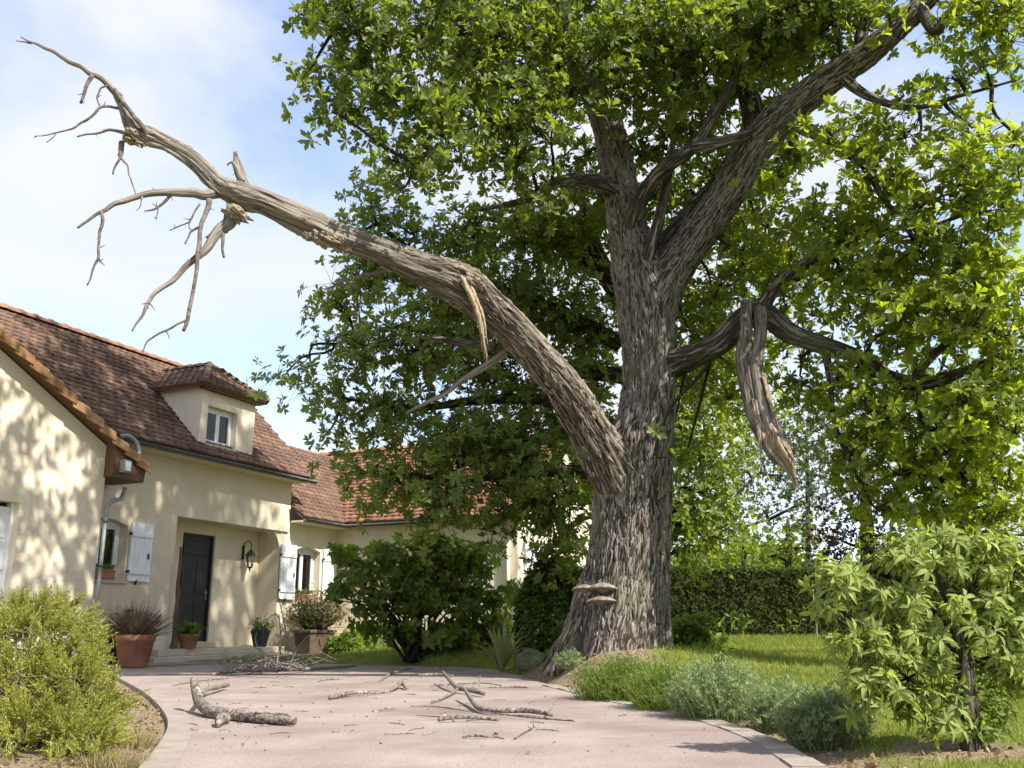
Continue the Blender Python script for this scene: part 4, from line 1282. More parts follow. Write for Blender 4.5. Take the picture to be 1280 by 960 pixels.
DB = [
    [(150, 122, 9.5, 11), (130, 100, 9.45, 8), (112, 91, 9.4, 7), (88, 78, 9.35, 6), (66, 64, 9.3, 5), (46, 55, 9.25, 4), (26, 46, 9.2, 2)],
    [(40, 54, 9.25, 3), (30, 52, 9.22, 2), (20, 51, 9.2, 1.5)],
    [(192, 178, 9.6, 8), (176, 155, 9.45, 7), (160, 135, 9.42, 6), (144, 112, 9.45, 6)],
    [(116, 94, 9.4, 6), (108, 108, 9.4, 5), (101, 129, 9.4, 4)],
    [(156, 135, 9.5, 5), (138, 133, 9.45, 4), (125, 134, 9.4, 4), (108, 150, 9.35, 3.5), (92, 160, 9.3, 3), (66, 167, 9.25, 2.5), (43, 170, 9.2, 1.5)],
    [(125, 134, 9.4, 2.5), (121, 122, 9.4, 2.5), (125, 111, 9.4, 2.5), (135, 107, 9.4, 3)],
    [(70, 167, 9.25, 2), (58, 178, 9.25, 1.5)],
    [(155, 166, 9.55, 5), (135, 162, 9.5, 4), (118, 167, 9.45, 3), (96, 171, 9.4, 2)],
    [(152, 178, 9.55, 8), (151, 192, 9.5, 7), (150, 198, 9.5, 4), (143, 210, 9.5, 3), (141, 218, 9.5, 2)],
    [(152, 198, 9.5, 4), (160, 208, 9.5, 2.5), (164, 225, 9.5, 2), (170, 243, 9.5, 1.5)],
    [(280, 240, 9.9, 15), (255, 244, 9.75, 13), (230, 241, 9.65, 11), (200, 241, 9.55, 9), (168, 247, 9.5, 8), (142, 255, 9.45, 7), (122, 267, 9.4, 5), (97, 285, 9.35, 3)],
    [(126, 264, 9.4, 5), (128, 280, 9.4, 5), (124, 300, 9.4, 4), (123, 322, 9.4, 4), (115, 340, 9.4, 3), (109, 357, 9.4, 2)],
    [(123, 325, 9.4, 3), (131, 332, 9.4, 1.5)],
    [(215, 241, 9.6, 5), (200, 257, 9.6, 4), (192, 262, 9.6, 3), (180, 264, 9.6, 1.5)],
    [(198, 258, 9.6, 3), (195, 275, 9.6, 1.5)],
    [(178, 246, 9.5, 3), (176, 256, 9.5, 2), (172, 262, 9.5, 1.5)],
    [(262, 250, 9.75, 8), (256, 270, 9.7, 6), (250, 290, 9.65, 6), (247, 318, 9.6, 6), (243, 355, 9.55, 5), (236, 390, 9.5, 5), (229, 414, 9.5, 4)],
    [(232, 400, 9.5, 3), (222, 405, 9.5, 3), (208, 413, 9.5, 3), (192, 421, 9.5, 2.5), (183, 428, 9.5, 2), (178, 441, 9.5, 1.5)],
    [(208, 413, 9.5, 2), (212, 423, 9.5, 1.5)],
    [(248, 284, 9.65, 4), (238, 290, 9.65, 3), (231, 305, 9.65, 2)],
    [(250, 255, 9.7, 3), (240, 272, 9.65, 3), (236, 278, 9.65, 2.5), (212, 288, 9.6, 1.5)],
    [(240, 272, 9.65, 2.5), (236, 284, 9.65, 2), (241, 290, 9.65, 1.5)],
    [(296, 262, 9.95, 24), (286, 280, 9.9, 17), (268, 296, 9.8, 13), (246, 322, 9.7, 9), (222, 345, 9.65, 7), (205, 358, 9.6, 6), (192, 368, 9.55, 5), (182, 385, 9.5, 4), (174, 400, 9.5, 3), (165, 414, 9.5, 2)],
    [(186, 378, 9.5, 3), (178, 380, 9.5, 1.5)],
    [(278, 282, 9.85, 8), (279, 300, 9.8, 5), (280, 322, 9.8, 3)],
    [(282, 285, 9.85, 14), (268, 292, 9.8, 9), (258, 297, 9.8, 3)],
    [(310, 248, 9.98, 18), (303, 225, 9.95, 13), (297, 205, 9.95, 11), (294, 190, 9.95, 5)],
    [(303, 228, 9.9, 9), (296, 212, 9.88, 8), (290, 202, 9.88, 4)],
    [(292, 203, 9.88, 3), (287, 203, 9.85, 3), (284, 207, 9.85, 2)],
    [(480, 338, 10.6, 6), (455, 344, 10.6, 5), (430, 350, 10.6, 4), (405, 362, 10.6, 2)],
    [(634, 440, 11.35, 11), (592, 467, 11.4, 8), (560, 490, 11.4, 6), (530, 505, 11.5, 5), (508, 517, 11.6, 3)],
    [(575, 352, 10.8, 16), (584, 344, 10.75, 18), (592, 338, 10.75, 9)],
    [(590, 345, 10.75, 8), (575, 337, 10.7, 6), (560, 326, 10.7, 3)],
    [(545, 338, 10.7, 6), (528, 332, 10.65, 5), (512, 326, 10.6, 2)],
    [(600, 350, 10.85, 5), (605, 358, 10.7, 5), (618, 380, 10.75, 4), (636, 405, 10.8, 2)],
]
for rows in DB:
    dead_branch(rows)
bark_obj('stub', path([(r[0], r[1], r[2], r[3]) for r in [(618, 434, 11.2, 13), (590, 430, 11.3, 11), (560, 426, 11.4, 9), (533, 421, 11.5, 4)]]), .03, 14, BARK, dead, ridge=.006)
nub = []
for S_ in DEADP:                                 # snapped side twigs
    for i in range(1, len(S_) - 1, 5):
        if random.random() < .5:
            l_ = random.uniform(.02, .09)
            d_ = np.array([random.uniform(-1, 1), random.uniform(-.5, .5), random.uniform(-1, 1)])
            b_ = S_[i, :3]
            nub.append((np.array([b_, b_ + d_ * l_ * .6, b_ + d_ * l_ + [0, 0, random.uniform(-.02, .02)]]), np.array([min(S_[i, 3], .008), .005, .002])))
V, T = thin_tubes(nub)
link('side_twigs', np_mesh('side_twigs', V, T, True), dead, TWIGDARK, 'stuff')
# knots and torn bark on the limb
for (x, y, d, w) in ((405, 300, 10.1, 26), (425, 303, 10.15, 20), (296, 268, 9.8, 24), (166, 172, 9.5, 24), (590, 352, 10.65, 22), (386, 296, 10.1, 14)):
    c = at(x, y, d)
    k = pxm(y, d)
    bm = bmesh.new()
    bmesh.ops.create_icosphere(bm, subdivisions=4, radius=1)
    Vk = np.array([v.co for v in bm.verts])
    Vk = Vk * (.62 + 1.5 * (fbm(Vk * [2.2, 2.2, 4.5] + x, 3) - .38))[:, None] * w / 2 / k * [1.5, 1, .75]
    A_ = rot_axis((0, 1, 0), math.radians(28))
    for v, q in zip(bm.verts, Vk @ A_.T + c): v.co = q
    me = bpy.data.meshes.new('knot')
    bm.to_mesh(me)
    bm.free()
    link('knot', me, dead, DRYWOOD)
def plates(name, key, n, m, parent, lr, wr, hr, rs, lo=0.0, hi=1.0):
    """raised scales of bark lying on a limb: real relief on top of the grooves"""
    V, seg = GRID[key]
    rows = (len(V) - 2) // seg
    i = rs.integers(int(lo * (rows - 3)) + 1, max(2, int(hi * (rows - 2))), n)
    j = rs.integers(0, seg, n)
    G = V[:rows * seg].reshape(rows, seg, 3)
    P = G[i, j]
    ce = G[i].mean(1)
    t_ = G[np.minimum(i + 1, rows - 1), j] - G[i - 1, j]
    t_ /= np.linalg.norm(t_, axis=1)[:, None] + 1e-9
    nn_ = P - ce
    nn_ -= t_ * (nn_ * t_).sum(1)[:, None]
    nn_ /= np.linalg.norm(nn_, axis=1)[:, None] + 1e-9
    sd = np.cross(t_, nn_)
    tilt = rs.normal(size=(n, 1)) * .16
    t_, sd = t_ + sd * tilt, sd - t_ * tilt
    L_ = rs.uniform(*lr, (n, 1)); W_ = rs.uniform(*wr, (n, 1)); H_ = rs.uniform(*hr, (n, 1))
    def pt(a, b, h):
        return P + t_ * L_ * (a + rs.normal(size=(n, 1)) * .05) + sd * W_ * (b + rs.normal(size=(n, 1)) * .12) + nn_ * (H_ * (h + rs.normal(size=(n, 1)) * .15 * (h > 0)) - .004)
    Q = np.stack([pt(-.5, 0, -.3), pt(-.25, -.5, -.3), pt(-.2, .05, 1), pt(-.25, .5, -.3), pt(.25, -.45, -.3), pt(.2, -.05, .9), pt(.25, .45, -.3), pt(.5, 0, -.3)], 1)
    T = np.array([[0, 2, 1], [0, 3, 2], [1, 2, 5], [1, 5, 4], [2, 3, 6], [2, 6, 5], [4, 5, 7], [5, 6, 7]])
    T = T[None] + (np.arange(n) * 8)[:, None, None]
    return link(name, np_mesh(name, Q.reshape(-1, 3), T.reshape(-1, 3)), parent, m, 'stuff')
rpl = np.random.default_rng(61)
plates('bark_plates', 'trunk', 9000, PLATE, oak, (.07, .26), (.014, .038), (.010, .026), rpl, 0, .8)
plates('bark_flakes', 'dead_limb', 1700, FLAKE, dead, (.07, .26), (.012, .035), (.006, .022), rpl, 0, .5)
plates('bark_flakes', 'dead_limb', 420, FLAKE, dead, (.06, .22), (.008, .02), (.004, .014), rpl, .5, .97)
plates('bark_plates', 'limb', 2600, PLATE, oak, (.07, .24), (.012, .032), (.007, .018), rpl, .05, .75)
def splinter(rows, m, parent, name='splinter', jag=0.35):
    """torn wood: a sheaf of pointed strands"""
    p = np.array(path(rows))
    V, T, off = [], [], 0
    for k in range(7):
        o_ = rpl.normal(size=3) * p[0, 3] * .55
        e_ = rpl.uniform(.55, 1.0)
        q = spline(p, .05)
        q = q[: max(4, int(len(q) * e_))]
        n_ = len(q)
        c_ = q[:, :3] + o_ * np.linspace(1, .5, n_)[:, None] + rpl.normal(size=(n_, 3)) * .004
        r_ = q[:, 3] * rpl.uniform(.28, .6) * np.r_[np.ones(max(1, n_ // 2)), np.linspace(1, .05, n_ - max(1, n_ // 2))]
        v, Q, _ = tube_np(c_, r_, 5)
        V.append(v); T.append(np.vstack([Q[:, [0, 1, 2]], Q[:, [0, 2, 3]]]) + off); off += len(v)
    return link(name, np_mesh(name, np.vstack(V), np.vstack(T)), parent, m)
splinter([(580, 350, 10.6, 10), (590, 370, 10.55, 9), (600, 395, 10.5, 9), (606, 425, 10.5, 9), (610, 450, 10.5, 6), (611, 467, 10.5, 2)], RAWWOOD, dead)
splinter([(583, 352, 10.6, 4), (594, 385, 10.5, 4), (604, 440, 10.48, 3), (607, 462, 10.48, 1)], RAWWOOD, dead)
# broken limb hanging from the right-hand branch
hang = bark_obj('hanging_limb', path([(934, 378, 11.0, 14, .2), (932, 410, 10.9, 17, .3), (931, 450, 10.85, 22, .3), (937, 490, 10.8, 21, .3), (948, 530, 10.75, 22, .4), (960, 558, 10.72, 18, .6), (972, 580, 10.7, 12, 1)]), 0.02, 40, DEADBARK, oak, ridge=0.02, lump=.25, gnarl=.02)
hang['label'] = 'broken limb hanging splintered from the right-hand branch'
bark_obj('hanging_wood', path([(951, 385, 10.95, 15, .3), (950, 415, 10.88, 18, .4), (945, 455, 10.82, 18, .5), (950, 490, 10.75, 18, .7), (962, 530, 10.7, 20, 1), (978, 560, 10.66, 20, 1), (990, 583, 10.65, 8, 1)]), 0.02, 30, DEADBARK, hang, ridge=0.02, lump=.3, gnarl=.02)
for rows in ([(962, 540, 10.66, 14), (975, 565, 10.62, 13), (990, 588, 10.6, 13), (997, 608, 10.6, 8), (999, 622, 10.6, 2)],
             [(950, 530, 10.7, 12), (962, 560, 10.62, 12), (980, 580, 10.6, 10), (993, 600, 10.58, 3)],
             [(972, 545, 10.62, 9), (985, 565, 10.6, 10), (1000, 585, 10.58, 8), (1001, 596, 10.58, 2)],
             [(942, 500, 10.7, 8), (950, 550, 10.65, 9), (951, 580, 10.65, 9), (948, 605, 10.65, 5)],
             [(955, 470, 10.7, 8), (965, 510, 10.62, 8), (978, 548, 10.6, 6), (984, 560, 10.6, 2)]):
    splinter(rows, RAWWOOD if rows[0][0] > 945 else DRYWOOD, hang)

# foliage of the oak
CROWN = [
    # top left lobe and its drooping spray
    (398, 30, 34, 34, 10.0, .35, .8), (385, 92, 30, 34, 10.0, .3, .7), (415, 140, 32, 26, 10.0, .3, .6), (450, 60, 55, 62, 10.1, .5), (440, 15, 60, 40, 10.1, .5), (480, 120, 62, 55, 10.2, .5), (545, 50, 75, 65, 10.3, .6), (560, 130, 65, 60, 10.4, .6), (510, 185, 42, 45, 10.2, .4), (505, 235, 32, 42, 10.2, .35, .8),
    (572, 190, 42, 30, 10.3, .4, .8), (620, 40, 75, 65, 10.6, .7), (630, 120, 65, 60, 10.7, .6), (640, 190, 52, 36, 10.9, .5), (670, 235, 40, 28, 11.0, .4, .8),
    # top middle
    (700, 60, 60, 80, 11.0, .7, .8), (690, 160, 45, 40, 10.6, .4, .9), (770, 45, 75, 60, 10.8, .8), (770, 120, 60, 45, 11.0, .6, .8), (840, 40, 75, 60, 10.8, .9), (850, 110, 65, 50, 11.0, .7, .9), (850, 170, 45, 40, 12.3, .5, .8), (920, 40, 75, 60, 10.7, .9), (905, 140, 50, 45, 12.2, .6, .8),
    (810, 200, 40, 50, 12.6, .5, .7), (900, 215, 40, 40, 12.4, .5, .7), (730, 200, 45, 40, 12.4, .6, .8),
    (990, 60, 70, 65, 10.8, .9), (1040, 30, 60, 45, 10.3, .7), (1000, 5, 80, 40, 10.2, .7),
    # right, along the great limb
    (1110, 15, 50, 24, 9.8, .5), (1190, 18, 55, 26, 9.7, .6), (1255, 30, 40, 50, 9.7, .6), (1230, 75, 45, 24, 9.8, .4, .5), (1190, 95, 40, 20, 9.9, .4, .6),
    (1035, 165, 45, 35, 10.2, .4, .8), (1085, 165, 42, 30, 10.1, .5, .8), (1150, 165, 50, 26, 10.0, .5, .8), (1130, 120, 40, 24, 10.2, .4, .6), (1215, 160, 45, 28, 9.9, .5, .7), (1265, 185, 35, 40, 9.9, .5),
    (1110, 225, 70, 40, 10.1, .6), (1190, 240, 70, 50, 10.0, .7), (1255, 270, 50, 65, 9.9, .7), (1140, 305, 75, 50, 10.2, .7), (1220, 345, 70, 60, 10.1, .7), (1070, 290, 55, 50, 10.5, .6), (1010, 275, 45, 40, 11.2, .5, .8), (960, 285, 45, 45, 11.6, .6, .8),
    (930, 330, 40, 35, 11.8, .5, .8), (890, 360, 35, 40, 12.3, .5, .7), (1000, 350, 45, 40, 11.4, .6, .8), (1060, 370, 60, 50, 10.8, .7), (1130, 390, 65, 50, 10.4, .7), (1200, 420, 70, 50, 10.2, .7), (1265, 420, 45, 70, 10.1, .7),
    (1000, 470, 42, 40, 11.5, .5, .7), (1060, 480, 50, 45, 10.9, .6, .9), (1115, 520, 55, 50, 10.6, .6), (1180, 520, 60, 50, 10.4, .7), (1250, 510, 50, 60, 10.3, .7), (1070, 560, 45, 45, 10.8, .5, .8), (1130, 590, 60, 45, 10.6, .6), (1200, 590, 60, 50, 10.4, .6), (1262, 600, 45, 60, 10.3, .6),
    (1100, 640, 40, 30, 10.7, .5, .7), (1230, 650, 45, 30, 10.4, .5, .8), (885, 440, 30, 40, 12.6, .5, .6), (1170, 640, 40, 25, 10.6, .5, .6), (980, 420, 40, 35, 12.0, .5, .7), (920, 470, 40, 45, 12.8, .5, .6),
    # leaf tufts close to the trunk
    (845, 520, 20, 40, 12.2, .3, .5), (860, 560, 18, 25, 12.4, .3, .5), (815, 575, 22, 14, 11.5, .1, .5), (860, 410, 25, 25, 12.5, .4, .6),
]
ABOVE = [(760, 265, 60, 60, 13.8, .6, .8), (850, 240, 70, 60, 13.8, .6, .9), (905, 300, 60, 55, 13.8, .6, .9), (880, 380, 45, 50, 13.8, .6, .9), (700, 280, 60, 50, 13.8, .6, .8), (950, 220, 60, 60, 13.8, .6, .7), (950, 360, 60, 40, 13.6, .6, .7), (870, 470, 35, 45, 14, .5, .8), (720, -420, 260, 130, 12.2, 2.0, .7), (950, -440, 260, 130, 12.2, 2.0, .6), (520, -330, 170, 110, 11.2, 1.4, .8), (370, -200, 120, 80, 10.2, 1.0, .6), (480, -80, 120, 70, 10.6, .9, .45), (640, -110, 150, 110, 11.2, 1.2, .45), (820, -120, 170, 120, 11.4, 1.3, .45), (1010, -110, 150, 100, 11.0, 1.2, .7), (1190, -80, 140, 80, 10.3, 1.0, .35), (720, -300, 240, 140, 11.8, 1.6, .4), (980, -300, 240, 140, 11.6, 1.6, .6),  # unseen upper crown added to shade the house, plus foliage behind the limbs
         (800, -40, 300, 100, 13.3, 1.0, .8), (1100, -40, 200, 60, 12.4, .9, .8), (560, -20, 180, 50, 12.4, .9, .8), (850, 60, 130, 70, 13.4, .7, .8), (990, 160, 60, 80, 13.2, .7, .6), (660, 80, 120, 70, 13.0, .7, .8), (1120, 330, 150, 100, 12.4, .8, .4), (1180, 500, 120, 90, 12.4, .8, .4)]
roak = np.random.default_rng(21)
P, D, C, B = blob_points(roak, CROWN + ABOVE, 440, cl_r=0.21, per=9)
OAKR = [rosette(leaf_oak(), k, .128, t_, 20, roak) for k, t_ in ((7, 35), (8, 25), (8, 40), (7, 15), (6, 50), (9, 30))]
# leaves keep off the wood itself
def near_wood(P, rows, margin):
    hit = np.zeros(len(P), bool)
    for x, y, z, r_ in spline([p[:4] for p in path(rows)], 0.12):
        hit |= np.linalg.norm(P - [x, y, z], axis=1) < r_ + margin
    return hit
kill = near_wood(P, dead_rows, .35) | near_wood(P, trunk_rows[:17], .22) | near_wood(P, limbs[0], .20) | near_wood(P, limbs[11][:7], .16) | near_wood(P, [(940, 380, 11, 30), (940, 450, 10.9, 34), (950, 520, 10.8, 40), (985, 590, 10.7, 36), (1000, 620, 10.6, 20)], .30)
for rows in limbs[1:6]: kill |= near_wood(P, rows, .08)
P, D = P[~kill], D[~kill]
twiglets('twiglets', oak, BARK_FAR, ~kill)
S = roak.uniform(.75, 1.2, len(P))
yellow = (P[:, 0] > 2.6) & (P[:, 2] < 7.5) & (roak.uniform(size=len(P)) < np.clip((P[:, 0] - 2.6) / 2.2 + .2, 0, .9))  # leaves that get the painted sunlit tint
# the clusters that show largest are single parts
front = np.argsort(P[:, 1] + 100 * ((P[:, 2] > 7.2) | (P[:, 0] > 5.2)) + 1.2 * roak.uniform(size=len(P)))[:300]
single = np.zeros(len(P), bool)
single[front] = True
isfar = (P[:, 2] > 8.6) | (P[:, 1] > 12.9)
OAKS = [rosette(leaf_simple(.2, .68), k, .14, t_, 20, roak) for k, t_ in ((7, 35), (8, 25), (7, 15), (8, 40))]
k_ = ~single & ~yellow & ~isfar
leaf_mass('crown', P[k_], D[k_], S[k_], OAKR, OAKLEAF, oak, roak)
k_ = ~single & ~yellow & isfar
leaf_mass('crown', P[k_], D[k_], S[k_], OAKS, OAKLEAF, oak, roak)
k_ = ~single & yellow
leaf_mass('crown', P[k_], D[k_], S[k_], OAKR, SUNLEAF, oak, roak)['label'] = 'leaves on the right side of the crown with sunlight put into their colour'
def share(name, variants, m):
    out = []
    for tv, tt in variants:
        me = np_mesh(name, tv, tt)
        me.materials.append(m)
        out.append(me)
    return out
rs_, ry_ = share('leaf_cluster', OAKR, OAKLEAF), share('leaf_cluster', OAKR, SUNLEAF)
FR = rand_frames(D[single], roak)
for i, j in enumerate(np.nonzero(single)[0]):
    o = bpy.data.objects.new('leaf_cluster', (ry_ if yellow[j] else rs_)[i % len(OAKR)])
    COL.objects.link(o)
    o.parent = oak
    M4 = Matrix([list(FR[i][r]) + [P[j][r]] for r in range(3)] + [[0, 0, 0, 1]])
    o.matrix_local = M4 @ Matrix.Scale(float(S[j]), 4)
# twigs: limb -> blob -> cluster
tw = []
blobs = CROWN + ABOVE
for bi, b in enumerate(blobs):
    c = at(b[0], b[1], b[4])
    dd = np.linalg.norm((nodes - c) * [1, .8, 1], axis=1)
    nd_ = nodes[np.argmin(dd)]
    S_ = curve_to(nd_, c, roak)
    tw.append((S_, np.linspace(.028, .012, len(S_))))
    cl = C[B == bi]
    base = np.vstack([S_[len(S_) // 3:], cl[:1]])
    for q in cl:
        s_ = base[np.argmin(np.linalg.norm(base - q, axis=1) + roak.uniform(0, .2, len(base)))]
        t_ = curve_to(s_, q, roak, .05, 4)
        tw.append((t_, np.linspace(.010, .004, len(t_))))
V, T = thin_tubes(tw)
link('twigs', np_mesh('twigs', V, T, True), oak, BARK_FAR, 'stuff')

# bracket fungi on the trunk
FUNG = noisy('bracket_fungus_skin', [(0.3, (0.085, 0.07, 0.055)), (0.52, (0.18, 0.152, 0.122)), (0.72, (0.31, 0.272, 0.225))], scale=14, bump=0.4, bscale=50, rough=.8)
def fungus(x, y, w, h, d, label):
    c = at(x, y, d)
    k = pxm(y, d)
    a_, b_ = w / 2 / k, h / k
    o = empty('bracket_fungus', c)
    tag(o, label, 'fungus', 'bracket fungi on the oak trunk')
    m_ = MB()
    V, seg = [], 28
    prof = [(0.02, .62), (.25, .60), (.40, .50), (.46, .50), (.62, .36), (.68, .37), (.82, .20), (.88, .21), (.97, .07), (1.0, -.02), (.98, -.09), (.75, -.10), (.4, -.16), (.15, -.45), (0.02, -.5)]
    for r_, z_ in prof:
        for i in range(seg):
            t_ = 2 * math.pi * i / seg
            wob = 1 + .07 * math.sin(2 * t_ + x) + .05 * math.sin(5 * t_ + y) + .025 * math.sin(11 * t_)
            V.append((r_ * a_ * wob * math.cos(t_), r_ * a_ * .75 * wob * math.sin(t_) , z_ * b_ * .8 - .02 * r_ * math.sin(t_)))
    m_.add(V, [(j * seg + i, j * seg + (i + 1) % seg, (j + 1) * seg + (i + 1) % seg, (j + 1) * seg + i)[::-1] for j in range(len(prof) - 1) for i in range(seg)] + [tuple(range(seg)), tuple((len(prof) - 1) * seg + i for i in range(seg))[::-1]])
    m_.build('cap', FUNG, o, True)
fungus(754, 736, 36, 15, 11.46, 'upper right bracket fungus on the oak trunk')
fungus(731, 737, 32, 12, 11.52, 'upper left bracket fungus on the oak trunk')
fungus(751, 752, 37, 13, 11.44, 'lowest bracket fungus on the oak trunk')

# ------------------------------------------------------------------ darker tree behind
back = empty('back_tree', (0, 0, 0))
tag(back, 'dark green leafy tree behind the dead limb, overhanging the wing roof', 'tree')
bt = at(812, 800, 15.0)
bark_obj('trunk', path([(782, 815, 15, 50), (786, 700, 15, 44), (790, 600, 15, 40), (800, 500, 15, 34), (790, 400, 15, 30), (745, 320, 15, 24), (730, 250, 15, 14)]), 0.06, 40, BARK_FAR, back)
BL = [[(800, 560, 15, 26), (740, 520, 14.8, 20), (680, 500, 14.6, 16), (600, 500, 14.4, 12), (520, 510, 14.2, 8), (440, 500, 14.1, 4)],
      [(798, 600, 15, 24), (730, 590, 14.8, 18), (650, 590, 14.5, 14), (570, 600, 14.3, 9), (490, 590, 14.2, 5)],
      [(775, 430, 15, 22), (700, 390, 14.7, 17), (620, 360, 14.5, 13), (540, 330, 14.3, 9), (470, 280, 14.2, 5)],
      [(780, 470, 15, 22), (700, 460, 14.9, 16), (600, 430, 14.7, 12), (500, 410, 14.5, 8), (420, 430, 14.4, 4)],
      [(750, 340, 15, 16), (700, 310, 15, 12), (640, 280, 14.8, 8), (580, 270, 14.7, 5)]]
bn = []
for rows in BL:
    p = path(rows)
    bark_obj('limb', p, 0.08, 16, BARK_FAR, back, ridge=0.005)
    bn.append(spline(p, .3)[:, :3])
bn = np.vstack(bn)
BACK = [(462, 262, 30, 30, 14.2, .5, .7), (452, 300, 30, 25, 14.2, .5, .7), (520, 290, 55, 36, 14.3, .7), (590, 300, 60, 40, 14.5, .8), (660, 295, 55, 45, 14.7, .8), (720, 310, 45, 60, 14.9, .8), (480, 350, 60, 45, 14.2, .8), (420, 380, 35, 35, 14.2, .5, .8), (560, 370, 75, 50, 14.4, 1.), (650, 380, 70, 55, 14.6, 1.), (720, 400, 50, 60, 14.8, .9),
        (440, 440, 50, 45, 14.1, .6), (372, 462, 28, 20, 14.0, .3, .5), (355, 470, 14, 14, 14.0, .2, .5), (520, 450, 75, 50, 14.2, 1.), (620, 470, 75, 55, 14.4, 1.), (710, 490, 55, 60, 14.7, .9), (415, 510, 38, 40, 14.0, .5, .8), (405, 545, 20, 20, 14.0, .3, .6), (480, 530, 60, 45, 14.1, .8), (570, 550, 75, 50, 14.2, 1.), (660, 560, 70, 60, 14.4, 1.),
        (440, 590, 32, 24, 14.0, .4, .7), (500, 605, 55, 34, 14.0, .7), (580, 625, 65, 32, 14.1, .8, .9), (660, 630, 60, 40, 14.3, .9), (710, 660, 36, 50, 14.6, .7), (540, 655, 36, 18, 14.0, .5, .6), (620, 668, 40, 18, 14.1, .5, .6), (690, 700, 40, 22, 14.6, .6, .8), (470, 635, 18, 14, 14, .3, .4), (735, 560, 30, 80, 15.4, .6), (740, 440, 30, 60, 15.4, .6),
        (600, 400, 140, 110, 16.2, .8, .6), (620, 560, 120, 90, 16.2, .8, .6)]
rbk = np.random.default_rng(33)
P, D, C, B = blob_points(rbk, BACK, 400, cl_r=0.25, per=9)
twiglets('twiglets', back, BARK_FAR)
BACKR = [rosette(leaf_simple(.20, .65), k, .125, t_, 25, rbk) for k, t_ in ((7, 25), (8, 15), (7, 40), (6, 5), (8, 30))]
leaf_mass('crown', P, D, rbk.uniform(.75, 1.2, len(P)), BACKR, BACKLEAF, back, rbk)
tw = []
for bi, b in enumerate(BACK):
    c = at(b[0], b[1], b[4])
    nd_ = bn[np.argmin(np.linalg.norm(bn - c, axis=1))]
    S_ = curve_to(nd_, c, rbk)
    tw.append((S_, np.linspace(.025, .012, len(S_))))
    for q in C[B == bi]:
        t_ = curve_to(S_[rbk.integers(len(S_) // 3, len(S_))], q, rbk, .05, 4)
        tw.append((t_, np.linspace(.009, .004, len(t_))))
V, T = thin_tubes(tw)
link('twigs', np_mesh('twigs', V, T, True), back, BARK_FAR, 'stuff')

# ------------------------------------------------------------------ shrubs and plants
def ground_blobs(r, c, rad, n, up=.5, shell=.55):
    """places and directions through a mound of the given half sizes standing at c"""
    v = r.normal(size=(n, 3))
    v /= np.linalg.norm(v, axis=1)[:, None]
    v[:, 2] = np.abs(v[:, 2]) if up else v[:, 2]
    rr = shell + (1 - shell) * r.uniform(0, 1, (n, 1)) ** .6
    w = 1 + .35 * (fbm(v * 2.2 + c[0] * 3, 2) - .5)[:, None] * 2
    P = np.asarray(c) + v * rr * w * rad
    return P, v
def stems_obj(name, base, tips, r, m, parent, r0=.012, sag=.1, kind='stuff', spread=.1):
    tw = []
    for q in tips:
        b_ = np.asarray(base) + r.normal(size=3) * [spread, spread, 0]
        t_ = curve_to(b_, q, r, sag, 5)
        tw.append((t_, np.linspace(r0, r0 * .35, len(t_))))
    V, T = thin_tubes(tw)
    return link(name, np_mesh(name, V, T, True), parent, m, kind)
BUSHLEAF = leafy('laurel_leaf', (0.048, 0.088, 0.018), (0.14, 0.20, 0.034), (2.3, 2.2, .8), tw=.48, warm=(.28, .31, .06), rough=.5, nscale=2)
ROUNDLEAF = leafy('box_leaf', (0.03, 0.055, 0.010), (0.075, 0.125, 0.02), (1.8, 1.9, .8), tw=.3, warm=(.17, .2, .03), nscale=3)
HEDGELEAF = leafy('hedge_leaf', (0.028, 0.042, 0.009), (0.062, 0.085, 0.016), (1.6, 1.6, .7), tw=.25, warm=(.13, .12, .03), nscale=1.5, rough=.95)  # shade on the hedge front is put into this darker leaf colour
SHRUBLEAF = leafy('pale_shrub_leaf', (0.12, 0.165, 0.04), (0.28, 0.34, 0.10), (1.9, 1.85, .8), tw=.48, warm=(.44, .46, .18), rough=.6, nscale=3)
CONIF = leafy('golden_conifer', (0.12, 0.14, 0.026), (0.30, 0.315, 0.07), (1.6, 1.55, .8), tw=.4, warm=(.46, .42, .15), nscale=5)
LAVEND = leafy('lavender_leaf', (0.11, 0.155, 0.065), (0.26, 0.33, 0.16), (1.5, 1.5, 1.0), tw=.35, warm=(.40, .45, .25), nscale=4)
SPIKEG = leafy('green_blade', (0.065, 0.105, 0.022), (0.165, 0.23, 0.05), (1.9, 1.9, .8), tw=.42, warm=(.33, .35, .11), nscale=4)
GRASSM = leafy('lawn_grass', (0.085, 0.118, 0.018), (0.185, 0.22, 0.036), (1.9, 1.85, .7), tw=.4, warm=(.36, .33, .10), nscale=1.2)
DRYL = leafy('dry_leaf', (0.08, 0.05, 0.028), (0.24, 0.165, 0.095), (1.2, 1.1, .8), tw=.2, warm=(.36, .27, .16), nscale=4)
BROWNG = leafy('brown_grass', (0.055, 0.042, 0.03), (0.145, 0.112, 0.078), (1.4, 1.3, 1), tw=.3, warm=(.27, .22, .15), nscale=5)
PURPLE = leafy('purple_leaf', (0.022, 0.012, 0.014), (0.06, 0.03, 0.03), (1.6, 1.2, 1.2), tw=.3, warm=(.11, .06, .04), nscale=1)
FARLEAF = leafy('far_leaf', (0.065, 0.10, 0.022), (0.165, 0.22, 0.042), (2.3, 2.2, .8), tw=.48, warm=(.29, .31, .06), nscale=.8)
FARBLUE = leafy('far_blue_leaf', (0.04, 0.065, 0.04), (0.09, 0.13, 0.075), (1.8, 1.8, 1.0), tw=.4, warm=(.14, .19, .1), nscale=.8)
